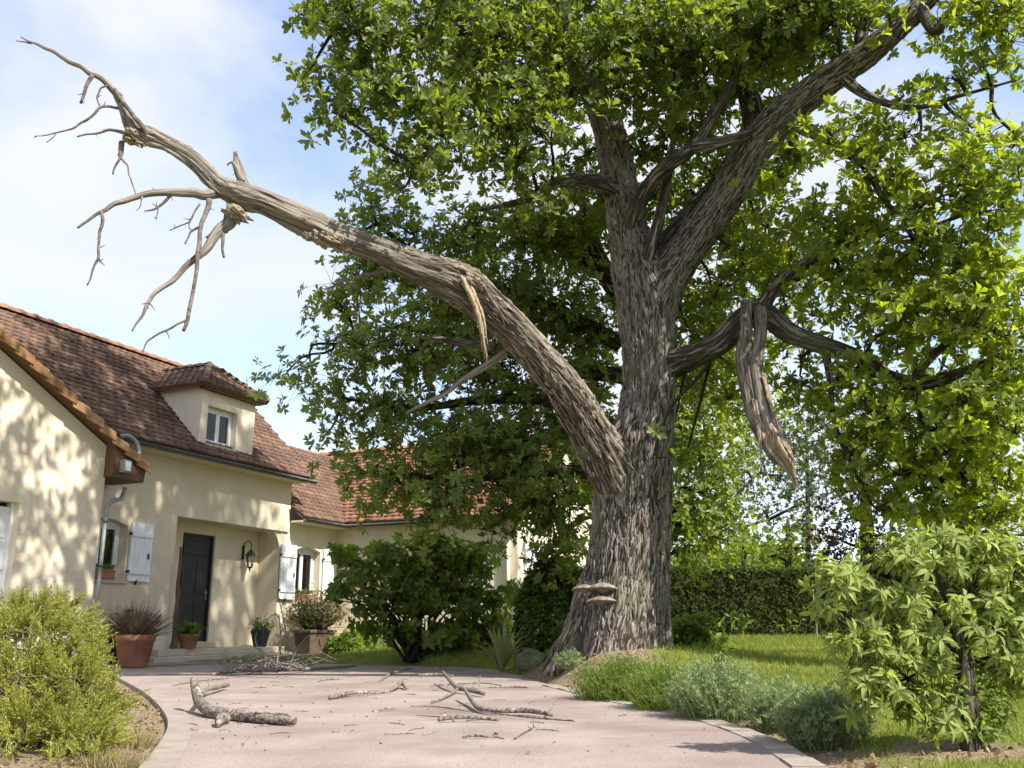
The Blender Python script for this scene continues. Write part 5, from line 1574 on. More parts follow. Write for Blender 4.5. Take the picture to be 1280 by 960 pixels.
# big bush in front of the wing
rb = np.random.default_rng(5)
def bush(name, label, c, rad, n, variants, m, r, size=1.0, cat='shrub', stems=14, shell=.45, lift=0.0, group=None, stemm=BARK_FAR):
    o = empty(name, c)
    tag(o, label, cat, group)
    P, D = ground_blobs(r, (0, 0, lift), np.array(rad), n, shell=shell)
    leaf_mass('leaves', P, D + [0, 0, .3] + r.normal(size=P.shape) * .4, r.uniform(.7, 1.2, n) * size, variants, m, o, r)
    if stems:
        stems_obj('stems', (0, 0, 0), P[r.integers(0, n, stems)] * .85, r, stemm, o, r0=.02, spread=rad[0] * .12)
    return o
LAUR = [rosette(leaf_simple(.24, .55, .05, .2), k, .20, t_, 22, rb) for k, t_ in ((6, 20), (7, 5), (5, 35), (6, -5))]
c = gpt(520, 822); c = at(512, 815, 17.2); c[2] = tz(c[0], c[1])
b1 = empty('laurel_bush', c)
tag(b1, 'large dark green broad-leaved bush against the wing wall', 'shrub')
Pb, Db = [], []
for (x, y, rx, ry, n_) in ((445, 720, 30, 26, 40), (495, 705, 40, 30, 60), (550, 700, 40, 28, 60), (575, 745, 42, 34, 75), (612, 765, 26, 34, 40), (432, 692, 20, 14, 22), (515, 750, 55, 24, 60), (470, 755, 34, 22, 26), (595, 700, 30, 22, 45), (622, 790, 20, 22, 36), (424, 742, 16, 16, 22), (520, 730, 50, 30, 60), (470, 690, 18, 14, 20), (535, 678, 24, 14, 26), (575, 785, 36, 18, 34), (640, 740, 16, 14, 14), (500, 790, 30, 16, 34), (550, 795, 34, 14, 40), (600, 800, 26, 12, 26), (455, 780, 16, 12, 10)):
    k = pxm(y, 17.0)
    q = ball(rb, n_)
    Pb.append(at(x, y, 17.0) + q * [rx / k, .55, ry / k] - c)
    Db.append(q + [0, 0, .25] + rb.normal(size=q.shape) * .3)
Pb, Db = np.vstack(Pb), np.vstack(Db)
ok = Pb[:, 2] > .12
Pb, Db = Pb[ok], Db[ok]
leaf_mass('leaves', Pb, Db, rb.uniform(.75, 1.2, len(Pb)), LAUR, BUSHLEAF, b1, rb)
stems_obj('stems', (0.05, 0, 0), Pb[rb.integers(0, len(Pb), 46)] * .92, rb, BARK_FAR, b1, r0=.028, spread=.09)
# round evergreen by the trunk
SMALLR = [rosette(leaf_simple(.3, .5), k, .055, t_, 25, rb) for k, t_ in ((7, 30), (6, 10), (8, 40))]
c = at(684, 808, 15.2); c[2] = tz(c[0], c[1])
bush('evergreen_shrub', 'rounded dark evergreen shrub left of the oak trunk', c, (.50, .5, 1.42), 2600, SMALLR, ROUNDLEAF, np.random.default_rng(8), 1.35, stems=8, shell=.7)
# hedge
rh = np.random.default_rng(9)
HEDR = [rosette((np.array([[0, 0, 0], [.28, .5, .05], [0, 1, 0], [-.28, .5, .05]]), np.array([[0, 1, 2], [0, 2, 3]])), 6, .06, t_, 25, rh) for t_ in (35, 20, 50)]
hedge = empty('hedge', (0, 22.5, 0.40))
tag(hedge, 'long clipped dark hedge behind the lawn', 'hedge')
hx0, hx1, hh, hd = 1.2, 15.0, 1.55, .55
HC = noisy('hedge_core', [(0.3, (0.018, 0.026, 0.007)), (0.7, (0.04, 0.055, 0.014))], scale=9, bump=.6, bscale=20)
MB().box(hx0 + .08, hx1, -hd + .08, hd - .08, -.1, hh - .09).build('core', HC, hedge)
n_ = 13500
f_ = rh.uniform(size=n_)
P = np.stack([rh.uniform(hx0, hx1, n_), np.where(f_ < .68, -hd + rh.uniform(0, .10, n_), rh.uniform(-hd, hd, n_)), np.where(f_ < .68, rh.uniform(0, hh, n_), hh - rh.uniform(0, .08, n_))], 1)
P[:, 2] += .03 * np.sin(P[:, 0] * 1.7) + .02 * np.sin(P[:, 0] * 4.1)
end = f_ > .96
P[end, 0] = hx0 + rh.uniform(0, .1, end.sum()); P[end, 2] = rh.uniform(0, hh, end.sum())
D = np.where((f_ < .68)[:, None], [[0, -1, .3]], [[0, 0, 1.0]]) + rh.normal(size=P.shape) * .45
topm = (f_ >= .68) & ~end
leaf_mass('leaves', P[~topm], D[~topm], rh.uniform(.7, 1.2, (~topm).sum()), HEDR, HEDGELEAF, hedge, rh)  # sides in the darkened leaf; the top below gets a lighter one as lit
leaf_mass('leaves', P[topm], D[topm], rh.uniform(.7, 1.2, topm.sum()), HEDR, ROUNDLEAF, hedge, rh)['label'] = 'clipped top of the hedge with its light put into a brighter leaf colour'

# pale shrub at the right, single leaves on the near side
rsx = np.random.default_rng(14)
c = gpt(1212, 938)
shr = empty('pale_leaved_shrub', c)
tag(shr, 'pale green small tree with drooping narrow leaves at the right edge', 'shrub')
ds = c[1]
bark_obj('trunk', [[*(np.array(p[:3]) - c), p[3]] for p in path([(1216, 950, ds, 30), (1214, 900, ds, 24), (1208, 850, ds, 21), (1204, 815, ds, 18), (1195, 780, ds, 13), (1180, 740, ds, 9), (1165, 700, ds, 5)])], .02, 24, BARK_FAR, shr, ridge=.004)
sb = []
for rows in ([(1205, 815, ds, 8), (1240, 780, ds + .1, 6), (1262, 730, ds + .1, 4), (1275, 690, ds + .1, 2)], [(1204, 820, ds, 8), (1150, 790, ds + .1, 6), (1110, 780, ds + .1, 4), (1070, 790, ds + .1, 2)], [(1200, 800, ds, 8), (1140, 740, ds + .1, 5), (1090, 715, ds + .1, 4), (1045, 715, ds + .1, 2)],
             [(1210, 850, ds, 7), (1170, 835, ds + .1, 5), (1140, 845, ds + .1, 4), (1120, 855, ds + .1, 2)], [(1195, 785, ds, 7), (1220, 730, ds + .1, 5), (1235, 690, ds + .1, 2)], [(1206, 830, ds, 7), (1240, 820, ds + .1, 5), (1275, 800, ds + .1, 3)]):
    p = [[*(np.array(q[:3]) - c), q[3]] for q in path(rows)]
    bark_obj('branch', p, .03, 12, BARK_FAR, shr, ridge=.002)
    sb.append(spline(p, .06)[:, :3])
sb = np.vstack(sb)
SP_, SD_ = [], []
for (x, y, rx, ry, rd, n_) in ((1139, 673, 24, 17, 0.13, 10), (1131, 674, 22, 15, 0.22, 5), (1187, 660, 24, 17, 0.13, 10), (1170, 656, 22, 15, 0.22, 5), (1214, 672, 24, 17, 0.13, 10), (1227, 667, 22, 15, 0.22, 5), (1255, 675, 24, 17, 0.13, 10), (1266, 683, 22, 15, 0.22, 5), (1108, 690, 24, 17, 0.13, 10), (1117, 685, 22, 15, 0.22, 5), (1145, 700, 24, 17, 0.13, 10), (1144, 690, 22, 15, 0.22, 5), (1195, 695, 24, 17, 0.13, 10), (1189, 690, 22, 15, 0.22, 5), (1241, 703, 24, 17, 0.13, 10), (1248, 703, 22, 15, 0.22, 5), (1274, 717, 24, 17, 0.13, 10), (1289, 717, 22, 15, 0.22, 5), (1070, 711, 24, 17, 0.13, 10), (1055, 709, 22, 15, 0.22, 5), (1107, 728, 24, 17, 0.13, 10), (1090, 735, 22, 15, 0.22, 5), (1146, 727, 24, 17, 0.13, 10), (1142, 743, 22, 15, 0.22, 5), (1191, 746, 24, 17, 0.13, 10), (1184, 741, 22, 15, 0.22, 5), (1240, 741, 24, 17, 0.13, 10), (1236, 744, 22, 15, 0.22, 5), (1272, 754, 24, 17, 0.13, 10), (1272, 753, 22, 15, 0.22, 5), (1043, 739, 24, 17, 0.13, 10), (1039, 749, 22, 15, 0.22, 5), (1082, 770, 24, 17, 0.13, 10), (1087, 772, 22, 15, 0.22, 5), (1135, 772, 24, 17, 0.13, 10), (1120, 766, 22, 15, 0.22, 5), (1166, 780, 24, 17, 0.13, 10), (1166, 785, 22, 15, 0.22, 5), (1224, 775, 24, 17, 0.13, 10), (1211, 776, 22, 15, 0.22, 5), (1267, 792, 24, 17, 0.13, 10), (1270, 797, 22, 15, 0.22, 5), (1056, 792, 24, 17, 0.13, 10), (1049, 781, 22, 15, 0.22, 5), (1097, 802, 24, 17, 0.13, 10), (1110, 810, 22, 15, 0.22, 5), (1139, 803, 24, 17, 0.13, 10), (1138, 803, 22, 15, 0.22, 5), (1183, 818, 24, 17, 0.13, 10), (1170, 803, 22, 15, 0.22, 5), (1243, 816, 24, 17, 0.13, 10), (1237, 822, 22, 15, 0.22, 5), (1270, 837, 24, 17, 0.13, 10), (1275, 835, 22, 15, 0.22, 5), (1071, 840, 24, 17, 0.13, 10), (1082, 827, 22, 15, 0.22, 5), (1113, 843, 24, 17, 0.13, 6), (1114, 844, 22, 15, 0.22, 3), (1151, 850, 24, 17, 0.13, 6), (1155, 859, 22, 15, 0.22, 3), (1192, 852, 24, 17, 0.13, 6), (1201, 840, 22, 15, 0.22, 3), (1138, 875, 24, 17, 0.13, 6), (1137, 877, 22, 15, 0.22, 3), (1171, 888, 24, 17, 0.13, 6), (1165, 893, 22, 15, 0.22, 3), (1203, 886, 24, 17, 0.13, 6), (1202, 883, 22, 15, 0.22, 3), (1308, 695, 24, 17, 0.13, 10), (1299, 691, 22, 15, 0.22, 5), (1313, 767, 24, 17, 0.13, 10), (1327, 764, 22, 15, 0.22, 5), (1033, 712, 24, 17, 0.13, 10), (1046, 702, 22, 15, 0.22, 5), (1087, 863, 24, 17, 0.13, 6), (1076, 876, 22, 15, 0.22, 3)):
    k = pxm(y, ds)
    q = ball(rsx, n_)
    SP_.append(at(x, y + 14, ds) + q * [rx / k, rd, ry / k] - c)
    SD_.append(q * [.9, .9, .3] + [0, -.15, .35] + rsx.normal(size=q.shape) * .25)
SP_, SD_ = np.vstack(SP_), np.vstack(SD_)
LONG = leaf_long(.15, .25)
# each rosette: leaves placed singly
R_ = rand_frames(SD_, rsx)
LP, LR, LS = [], [], []
for i in range(len(SP_)):
    k_ = rsx.integers(7, 11)
    for j in range(k_):
        az = 2 * math.pi * (j + rsx.uniform(-.3, .3)) / k_
        el = math.radians(rsx.uniform(-35, 25))
        A = rot_axis((0, 0, 1), az) @ rot_axis((1, 0, 0), el) @ rot_axis((0, 1, 0), rsx.uniform(-.5, .5))
        LP.append(SP_[i] + R_[i] @ np.array([0, 0, -rsx.uniform(0, .03)]))
        LR.append(R_[i] @ A)
        LS.append(rsx.uniform(.045, .095))
LP, LR, LS = np.array(LP), np.array(LR), np.array(LS)
near = np.argsort(LP[:, 1] + .1 * rsx.uniform(size=len(LP)) + 5 * (LP[:, 0] + c[0] > 2.75))[:300]
one = np.zeros(len(LP), bool); one[near] = True
V = np.einsum('nij,kj->nki', LR[~one], LONG[0]) * LS[~one][:, None, None] + LP[~one][:, None]
T = LONG[1][None] + (np.arange((~one).sum()) * len(LONG[0]))[:, None, None]
link('leaves', np_mesh('leaves', V.reshape(-1, 3), T.reshape(-1, 3)), shr, SHRUBLEAF, 'stuff')
lm = np_mesh('leaf', *LONG); lm.materials.append(SHRUBLEAF)
for j in near:
    o = bpy.data.objects.new('leaf', lm); COL.objects.link(o); o.parent = shr
    o.matrix_local = Matrix([list(LR[j][r]) + [LP[j][r]] for r in range(3)] + [[0, 0, 0, 1]]) @ Matrix.Scale(float(LS[j]), 4)
tw = []
for q in SP_:
    s_ = sb[np.argmin(np.linalg.norm(sb - q, axis=1) + rsx.uniform(0, .12, len(sb)))]
    t_ = curve_to(s_, q, rsx, .05, 4)
    tw.append((t_, np.linspace(.0028, .0018, len(t_))))
V, T = thin_tubes(tw)
link('twigs', np_mesh('twigs', V, T, True), shr, BARK_FAR, 'stuff')
# suckers round its foot
c2 = np.array([.10, .05, 0])
P, D = ground_blobs(rsx, (.12, .05, .05), np.array((.16, .16, .42)), 220, shell=.4)
leaf_mass('sucker_leaves', P, D + [0, 0, .4], rsx.uniform(.6, 1.1, 220), [rosette(leaf_simple(.25), 4, .04, 20, 25, rsx)], BUSHLEAF, shr, rsx)

# golden conifer at the left
def spray(r, L=.11, k=16):
    V, T = [], []
    lv, lt = np.array([[0, 0, 0], [.17, .5, .02], [0, 1, 0], [-.17, .5, .02]]), np.array([[0, 1, 2], [0, 2, 3]])
    for i in range(k):
        t_ = (i + .5) / k
        s = .030 * (1 - .45 * t_)
        side = 1 if i % 2 else -1
        v = lv * s @ rot_axis((0, 1, 0), r.uniform(-1, 1)).T
        v = v @ rot_axis((1, 0, 0), math.radians(55)).T
        v = v @ rot_axis((0, 0, 1), side * math.pi / 2 + r.uniform(-.9, .9)).T
        V.append(v + [.006 * math.sin(6 * t_), 0, L * t_])
        T.append(lt + len(lv) * i)
    return np.vstack(V), np.vstack(T)
rc = np.random.default_rng(18)
SPR = [spray(rc) for _ in range(5)]
dc = 5.3
c = at(40, 1010, dc); c[2] = 0.0
con = empty('golden_conifer_shrub', c)
tag(con, 'yellow green conifer shrub in the near left corner', 'shrub')
Pc, Dc = [], []
for (x, y, rx, ry, d, rd, n_) in ((30, 800, 55, 50, 5.5, .25, 620), (90, 805, 38, 44, 5.4, .2, 420), (20, 870, 60, 55, 5.2, .25, 620), (90, 870, 50, 48, 5.15, .22, 480), (30, 930, 60, 55, 4.9, .25, 520), (95, 930, 42, 40, 4.9, .2, 360), (122, 820, 12, 34, 5.4, .1, 80), (-50, 850, 70, 90, 5.3, .3, 500), (60, 765, 40, 18, 5.5, .12, 160), (132, 905, 20, 18, 5.1, .1, 70), (140, 880, 16, 14, 5.2, .1, 40), (40, 990, 70, 40, 4.6, .2, 420), (110, 975, 40, 30, 4.7, .15, 160)):
    k = pxm(y, d)
    nt = max(3, n_ // 11)
    q = ball(rc, nt)
    q /= (np.linalg.norm(q, axis=1)[:, None] ** .6)
    ax = q * [1, 1, .6] + [0.05, -.1, .35] + rc.normal(size=q.shape) * .3
    ax /= np.linalg.norm(ax, axis=1)[:, None]
    ce = at(x, y, d) + q * [rx / k, rd, ry / k] - c
    j = np.repeat(np.arange(nt), 22)
    u_ = rc.uniform(0, 1, (len(j), 1))
    sp = rc.normal(size=(len(j), 3))
    Pc.append(ce[j] + ax[j] * (u_ - .7) * .12 + sp * .015 * (1.2 - u_)); Dc.append(ax[j] + sp * .5 * (1.15 - u_))
Pc, Dc = np.vstack(Pc), np.vstack(Dc)
ok = Pc[:, 2] > .01
Pc, Dc = Pc[ok], Dc[ok]
leaf_mass('foliage', Pc, Dc, rc.uniform(.5, 1.0, len(Pc)), SPR, CONIF, con, rc)
stems_obj('stems', (0, 0, 0), Pc[rc.integers(0, len(Pc), 200)] * 1.0, rc, STICK, con, r0=.007, spread=.14)
STRAW = leafy('straw_blade', (0.16, 0.125, 0.06), (0.34, 0.29, 0.15), (1.3, 1.3, .9), tw=.3, warm=(.5, .43, .26), nscale=5)
# dry wood at the shrub's foot
p0 = gpt(128, 880)
dw = empty('dead_wood', p0)
tag(dw, 'grey dry bark piece beside the golden conifer', 'dead wood')
bark_obj('log', [(-.06, .05, -.02, .03), (-.02, .03, .05, .035), (.02, 0, .11, .03), (.05, -.02, .16, .018)], .015, 16, STICK and DEADBARK, dw, ridge=.01)
bark_obj('log', [(.10, .02, -.02, .02), (.05, .02, .04, .024), (-.02, .02, .07, .016)], .015, 12, DEADBARK, dw, ridge=.006)

# blade clumps: lavender and grasses
def blade(L=1.0, w=.02, bend=.25):
    V = np.array([[-w, 0, 0], [w, 0, 0], [-w * .8, bend * .3, L * .5], [w * .8, bend * .3, L * .5], [0, bend, L]], float)
    return V, np.array([[0, 1, 3], [0, 3, 2], [2, 3, 4]])
def tufts(name, label, c, rad, h, n, m, r, w=.012, cat='plant', group=None, leafy_=0, lean=.55):
    o = empty(name, c)
    tag(o, label, cat, group)
    q = r.normal(size=(n, 2)) * .45
    q = q[np.linalg.norm(q, axis=1) < 1.05]
    n = len(q)
    rr = np.linalg.norm(q, axis=1)
    P = np.stack([q[:, 0] * rad[0] * .8, q[:, 1] * rad[1] * .8, np.zeros(n)], 1)
    zz = np.array([tz(c[0] + a[0], c[1] + a[1]) - c[2] for a in P[:: max(1, n // 60)]])
    D = np.stack([q[:, 0] * lean, q[:, 1] * lean, np.ones(n)], 1) + r.normal(size=(n, 3)) * .16
    S_ = h * r.uniform(.55, 1.1, n) * (1 - .35 * rr ** 2)
    vv = [blade(1, w * r.uniform(.7, 1.3), b_) for b_ in (.12, .28, .45)]
    leaf_mass('blades', P - [0, 0, .02], D, S_, vv, m, o, r)
    if leafy_:
        i_ = r.integers(0, n, leafy_)
        t_ = r.uniform(.25, .95, (leafy_, 1))
        Dn = D[i_] / np.linalg.norm(D[i_], axis=1)[:, None]
        leaf_mass('leaves', P[i_] + Dn * S_[i_][:, None] * t_, Dn + r.normal(size=Dn.shape) * .25, r.uniform(.7, 1.2, leafy_), [rosette(leaf_simple(.09, .5, .02, .1), 6, .038, 50, 18, r) for _ in range(3)], m, o, r)
    return o
rl_ = np.random.default_rng(23)
def gp(x, y):
    p = gpt(x, y); return p
tufts('grassy_clump', 'bright green grassy clump at the oak foot beside the drive', gp(782, 874), (.50, .42), .42, 1900, SPIKEG, rl_, .011, leafy_=1500)
tufts('grassy_clump', 'green leafy border plant between the grassy clump and lavender', gp(842, 886), (.36, .38), .42, 1500, SPIKEG, rl_, .010, leafy_=1500)
tufts('lavender', 'pale silvery lavender bush nearest the oak trunk', gp(900, 897), (.33, .36), .44, 1500, LAVEND, rl_, .008, 'lavender', 'lavender along the drive', 3000)
tufts('lavender', 'greener lavender bush between the two silvery ones', gp(975, 910), (.21, .25), .31, 800, LAVEND, rl_, .008, 'lavender', 'lavender along the drive', 1600)
tufts('lavender', 'silvery lavender bush nearest the camera, at the edge of the lawn', gp(1030, 930), (.23, .26), .33, 1200, LAVEND, rl_, .007, 'lavender', 'lavender along the drive', 2600)
tufts('small_clump', 'small olive clump at the foot of the oak roots', gp(716, 846), (.22, .2), .2, 420, LAVEND, rl_, .01, leafy_=500)
tufts('dry_grass', 'straw coloured dry grass between golden conifer and drive edge', gp(168, 928), (.13, .22), .13, 700, STRAW, rl_, .02)
tufts('dry_grass', 'low weedy tuft at the bottom left beside the drive edge', gp(140, 955), (.3, .2), .12, 900, STRAW, rl_, .02)
# sapling with dark leaves, leafy plants at the trunk
def leafy_plant(name, label, c, tips, size, m, r, w=.2, group=None):
    o = empty(name, c); tag(o, label, 'plant', group)
    tips = np.array(tips)
    stems_obj('stems', (0, 0, 0), tips, r, SPIKEG, o, r0=.008, spread=.03)
    P, D = [], []
    for t_ in tips:
        for k in range(7):
            f = .35 + .65 * k / 6
            P.append(t_ * f + r.normal(size=3) * .01); D.append(r.normal(size=3) * .7 + [0, 0, .5])
    lv = leaf_simple(w, .5, .06, .15)
    leaf_mass('leaves', np.array(P), np.array(D), r.uniform(.7, 1.2, len(P)), [(lv[0] @ rot_axis((1, 0, 0), math.radians(70)).T * size, lv[1])], m, o, r)
    return o
c = gp(905, 845)
leafy_plant('sapling', 'upright dark sapling between oak trunk and lavender', c, [(-.02, 0, .5), (.10, 0, .42), (-.10, .02, .36), (.04, -.05, .3)], .14, BUSHLEAF, rl_)
c = at(868, 815, 12.9); c[2] = tz(c[0], c[1])
bush('leafy_plant', 'low dark leafy plant right behind the oak trunk', c, (.34, .3, .48), 170, [rosette(leaf_simple(.2, .5), 6, .12, 30, 20, rl_)], BUSHLEAF, rl_, 1, 'plant', 6)
c = at(925, 797, 21.6); c[2] = tz(c[0], c[1])
leafy_plant('young_plant', 'small yellow green plant at the foot of the hedge', c, [(-.2, 0, .42), (0, 0, .5), (.22, 0, .4), (.1, -.1, .3)], .2, SPIKEG, rl_)
c = at(985, 797, 21.6); c[2] = tz(c[0], c[1])
leafy_plant('young_plant', 'small spindly plant by the hedge, left of the stake', c, [(-.25, 0, .3), (.1, 0, .55), (.3, 0, .35)], .14, SPIKEG, rl_)
# stake on the lawn
c = at(1021, 797, 20.5); c[2] = tz(c[0], c[1])
st = tag(empty('garden_stake', c), 'thin upright brown stake on the lawn before the hedge', 'stake')
MB().tube(spline([(0, 0, -.1), (.01, 0, .4), (-.015, 0, .95)], .1), .018, 7).build('post', DRYWOOD, st, True)
MB().lathe([(.028, 0), (.03, .03), (.012, .05)], 8, (-.015, 0, .94)).build('cap', DRYWOOD, st, True)

# strap-leaved plant and the mossy stone beside it
def straps(name, label, c, n, L, w, m, r, group=None):
    o = empty(name, c); tag(o, label, 'plant', group)
    for i in range(n):
        az = 2 * math.pi * (i + r.uniform(-.3, .3)) / n * 2.6
        out = r.uniform(.25, 1.0)
        l_ = L * r.uniform(.75, 1.1)
        V, Fs = [], []
        for k in range(8):
            t_ = k / 7
            rad_ = out * l_ * .62 * t_ ** 1.2
            z = l_ * (t_ * (1.05 - .55 * out * t_))
            ww = w * (1 - t_ ** 2.2) * (.7 + .6 * t_) + .002
            cx, cy = rad_ * math.cos(az), rad_ * math.sin(az)
            px_, py_ = -math.sin(az) * ww, math.cos(az) * ww
            V += [(cx - px_, cy - py_, z + .006), (cx, cy, z - .004), (cx + px_, cy + py_, z + .006)]
        for k in range(7):
            b_ = 3 * k
            Fs += [(b_, b_ + 1, b_ + 4, b_ + 3), (b_ + 1, b_ + 2, b_ + 5, b_ + 4)]
        MB().add(V, Fs).build('leaf', m, o, True)
    return o
YUC = leafy('strap_leaf', (0.12, 0.14, 0.06), (0.29, 0.31, 0.15), (1.6, 1.6, .8), tw=.35, warm=(.48, .42, .24), nscale=3)
c = gp(627, 840)
straps('strap_leaved_plant', 'tall strap-leaved yucca-like plant at the drive edge left of the oak', c, 38, .85, .034, YUC, rl_)
STON = noisy('mossy_stone', [(0.3, (0.05, 0.06, 0.025)), (0.55, (0.13, 0.14, 0.07)), (0.75, (0.25, 0.25, 0.17))], scale=5, bump=.7, bscale=20, bdist=.03)
def stone(label, c, s, seed):
    r = np.random.default_rng(seed)
    bm = bmesh.new()
    bmesh.ops.create_icosphere(bm, subdivisions=3, radius=1)
    for v in bm.verts:
        q = np.array(v.co)
        f = 1 + .5 * (fbm(q[None] * 1.6 + seed, 2)[0] - .5) * 2
        v.co = Vector(np.sign(q) * np.abs(q) ** .7 * f * s)
    me = bpy.data.meshes.new('stone'); bm.to_mesh(me); bm.free()
    o = link('garden_stone', me, None, STON)
    o.location = c
    tag(o, label, 'stone')
p = gp(664, 836); stone('mossy green stone between strap-leaved plant and oak roots', (p[0], p[1], p[2] + .06), np.array((.20, .15, .17)), 3)
# plants along the house
FERN = [rosette(leaf_long(.13, .3), k, .17, t_, 25, rl_) for k, t_ in ((7, 30), (8, 20))]
def near_house(u, n):
    q = HL(u, n, 0); q[2] = max(tz(q[0], q[1]), 0.0); return q
bush('low_fern', 'dark green fern-like plant below the brown trough', near_house(4.35, 1.15), (.55, .45, .42), 230, FERN, BUSHLEAF, rl_, 1, 'plant', 0)
bush('low_fern', 'smaller fern-like plant right of the trough by the wall', near_house(5.7, .9), (.42, .35, .5), 130, FERN, BUSHLEAF, rl_, 1, 'plant', 0)
tufts('silver_plant', 'grey green low plant at the back edge of the drive', near_house(5.5, 1.7), (.8, .35), .30, 500, LAVEND, rl_, .02, leafy_=700)
tufts('grass_tuft', 'grass tuft under the laurel bush by the drive', at(548, 829, 15.6) * [1, 1, 0] + [0, 0, .05], (.35, .2), .25, 300, SPIKEG, rl_, .012)

# pots
TERRA = noisy('terracotta', [(0.3, (0.24, 0.105, 0.06)), (0.7, (0.36, 0.175, 0.105))], scale=6, bump=.15, bscale=40, rough=.85)
DPOT = noisy('dark_pot', [(0.3, (0.028, 0.033, 0.042)), (0.7, (0.05, 0.056, 0.066))], scale=6, bump=.1, rough=.6)
BPOT = noisy('brown_trough', [(0.3, (0.075, 0.05, 0.036)), (0.7, (0.14, 0.10, 0.07))], scale=6, bump=.25, rough=.8)
SOIL = noisy('potting_soil', [(0.3, (0.02, 0.014, 0.01)), (0.7, (0.06, 0.045, 0.03))], scale=30, bump=.5)
def pot(name, label, c, rt, rbm, h, m, seg=32, ell=1.0, rot=0):
    o = empty(name, c, rot); tag(o, label, 'potted plant')
    prof = [(rbm * .9, 0), (rbm, .01), (rt * .94, h * .80), (rt, h * .81), (rt, h * .97), (rt * .98, h), (rt * .90, h), (rt * .88, h * .9)]
    MB().lathe(prof, seg, ell=ell).build('pot', m, o, seg > 8)
    MB().lathe([(rt * .87, h * .86), (rt * .6, h * .91), (.01, h * .92)], seg, ell=ell).build('soil', SOIL, o, True)
    return o
def grow(o, z, rad, h, n, m, r, w=.012, lean=.9, leafv=None, nl=0):
    q = r.normal(size=(n, 2)) * .4
    P = np.stack([q[:, 0] * rad * .35, q[:, 1] * rad * .35, np.full(n, z)], 1)
    D = np.stack([q[:, 0] * lean, q[:, 1] * lean, np.ones(n) * .8], 1) + r.normal(size=(n, 3)) * .2
    S_ = h * r.uniform(.6, 1.1, n)
    leaf_mass('stems', P, D, S_, [blade(1, w, b_) for b_ in (.1, .3, .5)], m, o, r)
    if nl:
        i_ = r.integers(0, n, nl)
        Dn = D[i_] / np.linalg.norm(D[i_], axis=1)[:, None]
        leaf_mass('leaves', P[i_] + Dn * S_[i_][:, None] * r.uniform(.2, 1, (nl, 1)), Dn + r.normal(size=Dn.shape) * .5, r.uniform(.7, 1.2, nl), leafv, m, o, r)
TINY = [rosette(leaf_simple(.2, .5), 5, .05, 30, 25, rl_) for _ in range(3)]
c = onz(166, 834, .008)
o = pot('potted_grass', 'big terracotta pot with dark spiky grass left of the steps', c, .31, .22, .50, TERRA)
grow(o, .42, .3, .68, 800, BROWNG, rl_, .009, 1.35)
grow(o, .42, .28, .25, 60, LAVEND, rl_, .02, 1.6)
c = onz(152, 829.5, .008)
o = pot('potted_flower', 'dark pot with leafy marigold partly behind the big terracotta pot', c, .26, .2, .48, DPOT)
grow(o, .42, .26, .55, 60, BUSHLEAF, rl_, .008, .8, [rosette(leaf_simple(.3, .5), 5, .10, 20, 25, rl_)], 110)
ORANGE = noisy('orange_petal', [(0.3, (0.75, 0.18, 0.01)), (0.7, (0.85, 0.42, 0.02))], scale=20, bump=0)
for dx, dy, dz in ((.02, -.15, .92), (-.1, -.12, .98), (.08, -.1, .86)):
    V, T = rosette(leaf_simple(.3, .6, .02, .1), 11, .05, 15, 8, rl_)
    fo = link('flower', np_mesh('flower', V, T), o, ORANGE); fo.location = (dx, dy, dz)
o = pot('potted_herb', 'small terracotta pot with round green plant on the step', HL(1.02, -.32, .233), .20, .14, .27, TERRA)
grow(o, .22, .24, .30, 160, SPIKEG, rl_, .008, 1.2, TINY, 500)
o = pot('potted_shrublet', 'dark square tapered pot with small shrub on the porch step', HL(3.22, -.38, .233), .21, .14, .34, DPOT, 4, 1, RZ + .9)
grow(o, .28, .2, .32, 110, SPIKEG, rl_, .007, 1.0, TINY, 260)
tr = empty('planted_trough', near_house(4.32, .22), RZ)
tag(tr, 'brown trough with bushy russet shrub below the second shutter', 'planter')
m_ = MB(); m_.add([(-.40, -.18, 0), (.40, -.18, 0), (.40, .18, 0), (-.40, .18, 0), (-.46, -.22, .48), (.46, -.22, .48), (.46, .22, .48), (-.46, .22, .48)], [(0, 3, 2, 1), (0, 1, 5, 4), (1, 2, 6, 5), (2, 3, 7, 6), (3, 0, 4, 7)])
m_.box(-.49, .49, -.25, .25, .482, .55)
m_.build('trough', BPOT, tr, bevel=.012)
MB().box(-.45, .45, -.21, .21, .551, .556).build('soil', SOIL, tr)
grow(tr, .54, .55, .92, 520, BROWNG, rl_, .008, 1.1, TINY, 1300)
grow(tr, .54, .5, .82, 160, SPIKEG, rl_, .008, 1.1, TINY, 500)
# window boxes
def winbox(u0, u1, n, z, label, m, colors):
    w_ = u1 - u0
    o = empty('flower_box', HL((u0 + u1) / 2, n, z), RZ); tag(o, label, 'flower box')
    MB().box(-w_ / 2, w_ / 2, -.08, .08, 0, .15).box(-w_ / 2 - .012, w_ / 2 + .012, -.09, .09, .125, .152).build('box', m, o, bevel=.006)
    n_ = 90
    P = np.stack([rl_.uniform(-w_ / 2, w_ / 2, n_), rl_.uniform(-.06, .06, n_), rl_.uniform(.15, .24, n_)], 1)
    leaf_mass('leaves', P, rl_.normal(size=P.shape) * .5 + [0, 0, .6], rl_.uniform(.7, 1.2, n_), TINY, SPIKEG, o, rl_)
    for i in range(9):
        V, T = rosette(leaf_simple(.35, .6, .02, .1), 7, .028, 25, 10, rl_)
        fo = link('flower', np_mesh('flower', V, T), o, colors[i % len(colors)]); fo.location = (rl_.uniform(-w_ / 2, w_ / 2), rl_.uniform(-.06, .0), rl_.uniform(.22, .29))
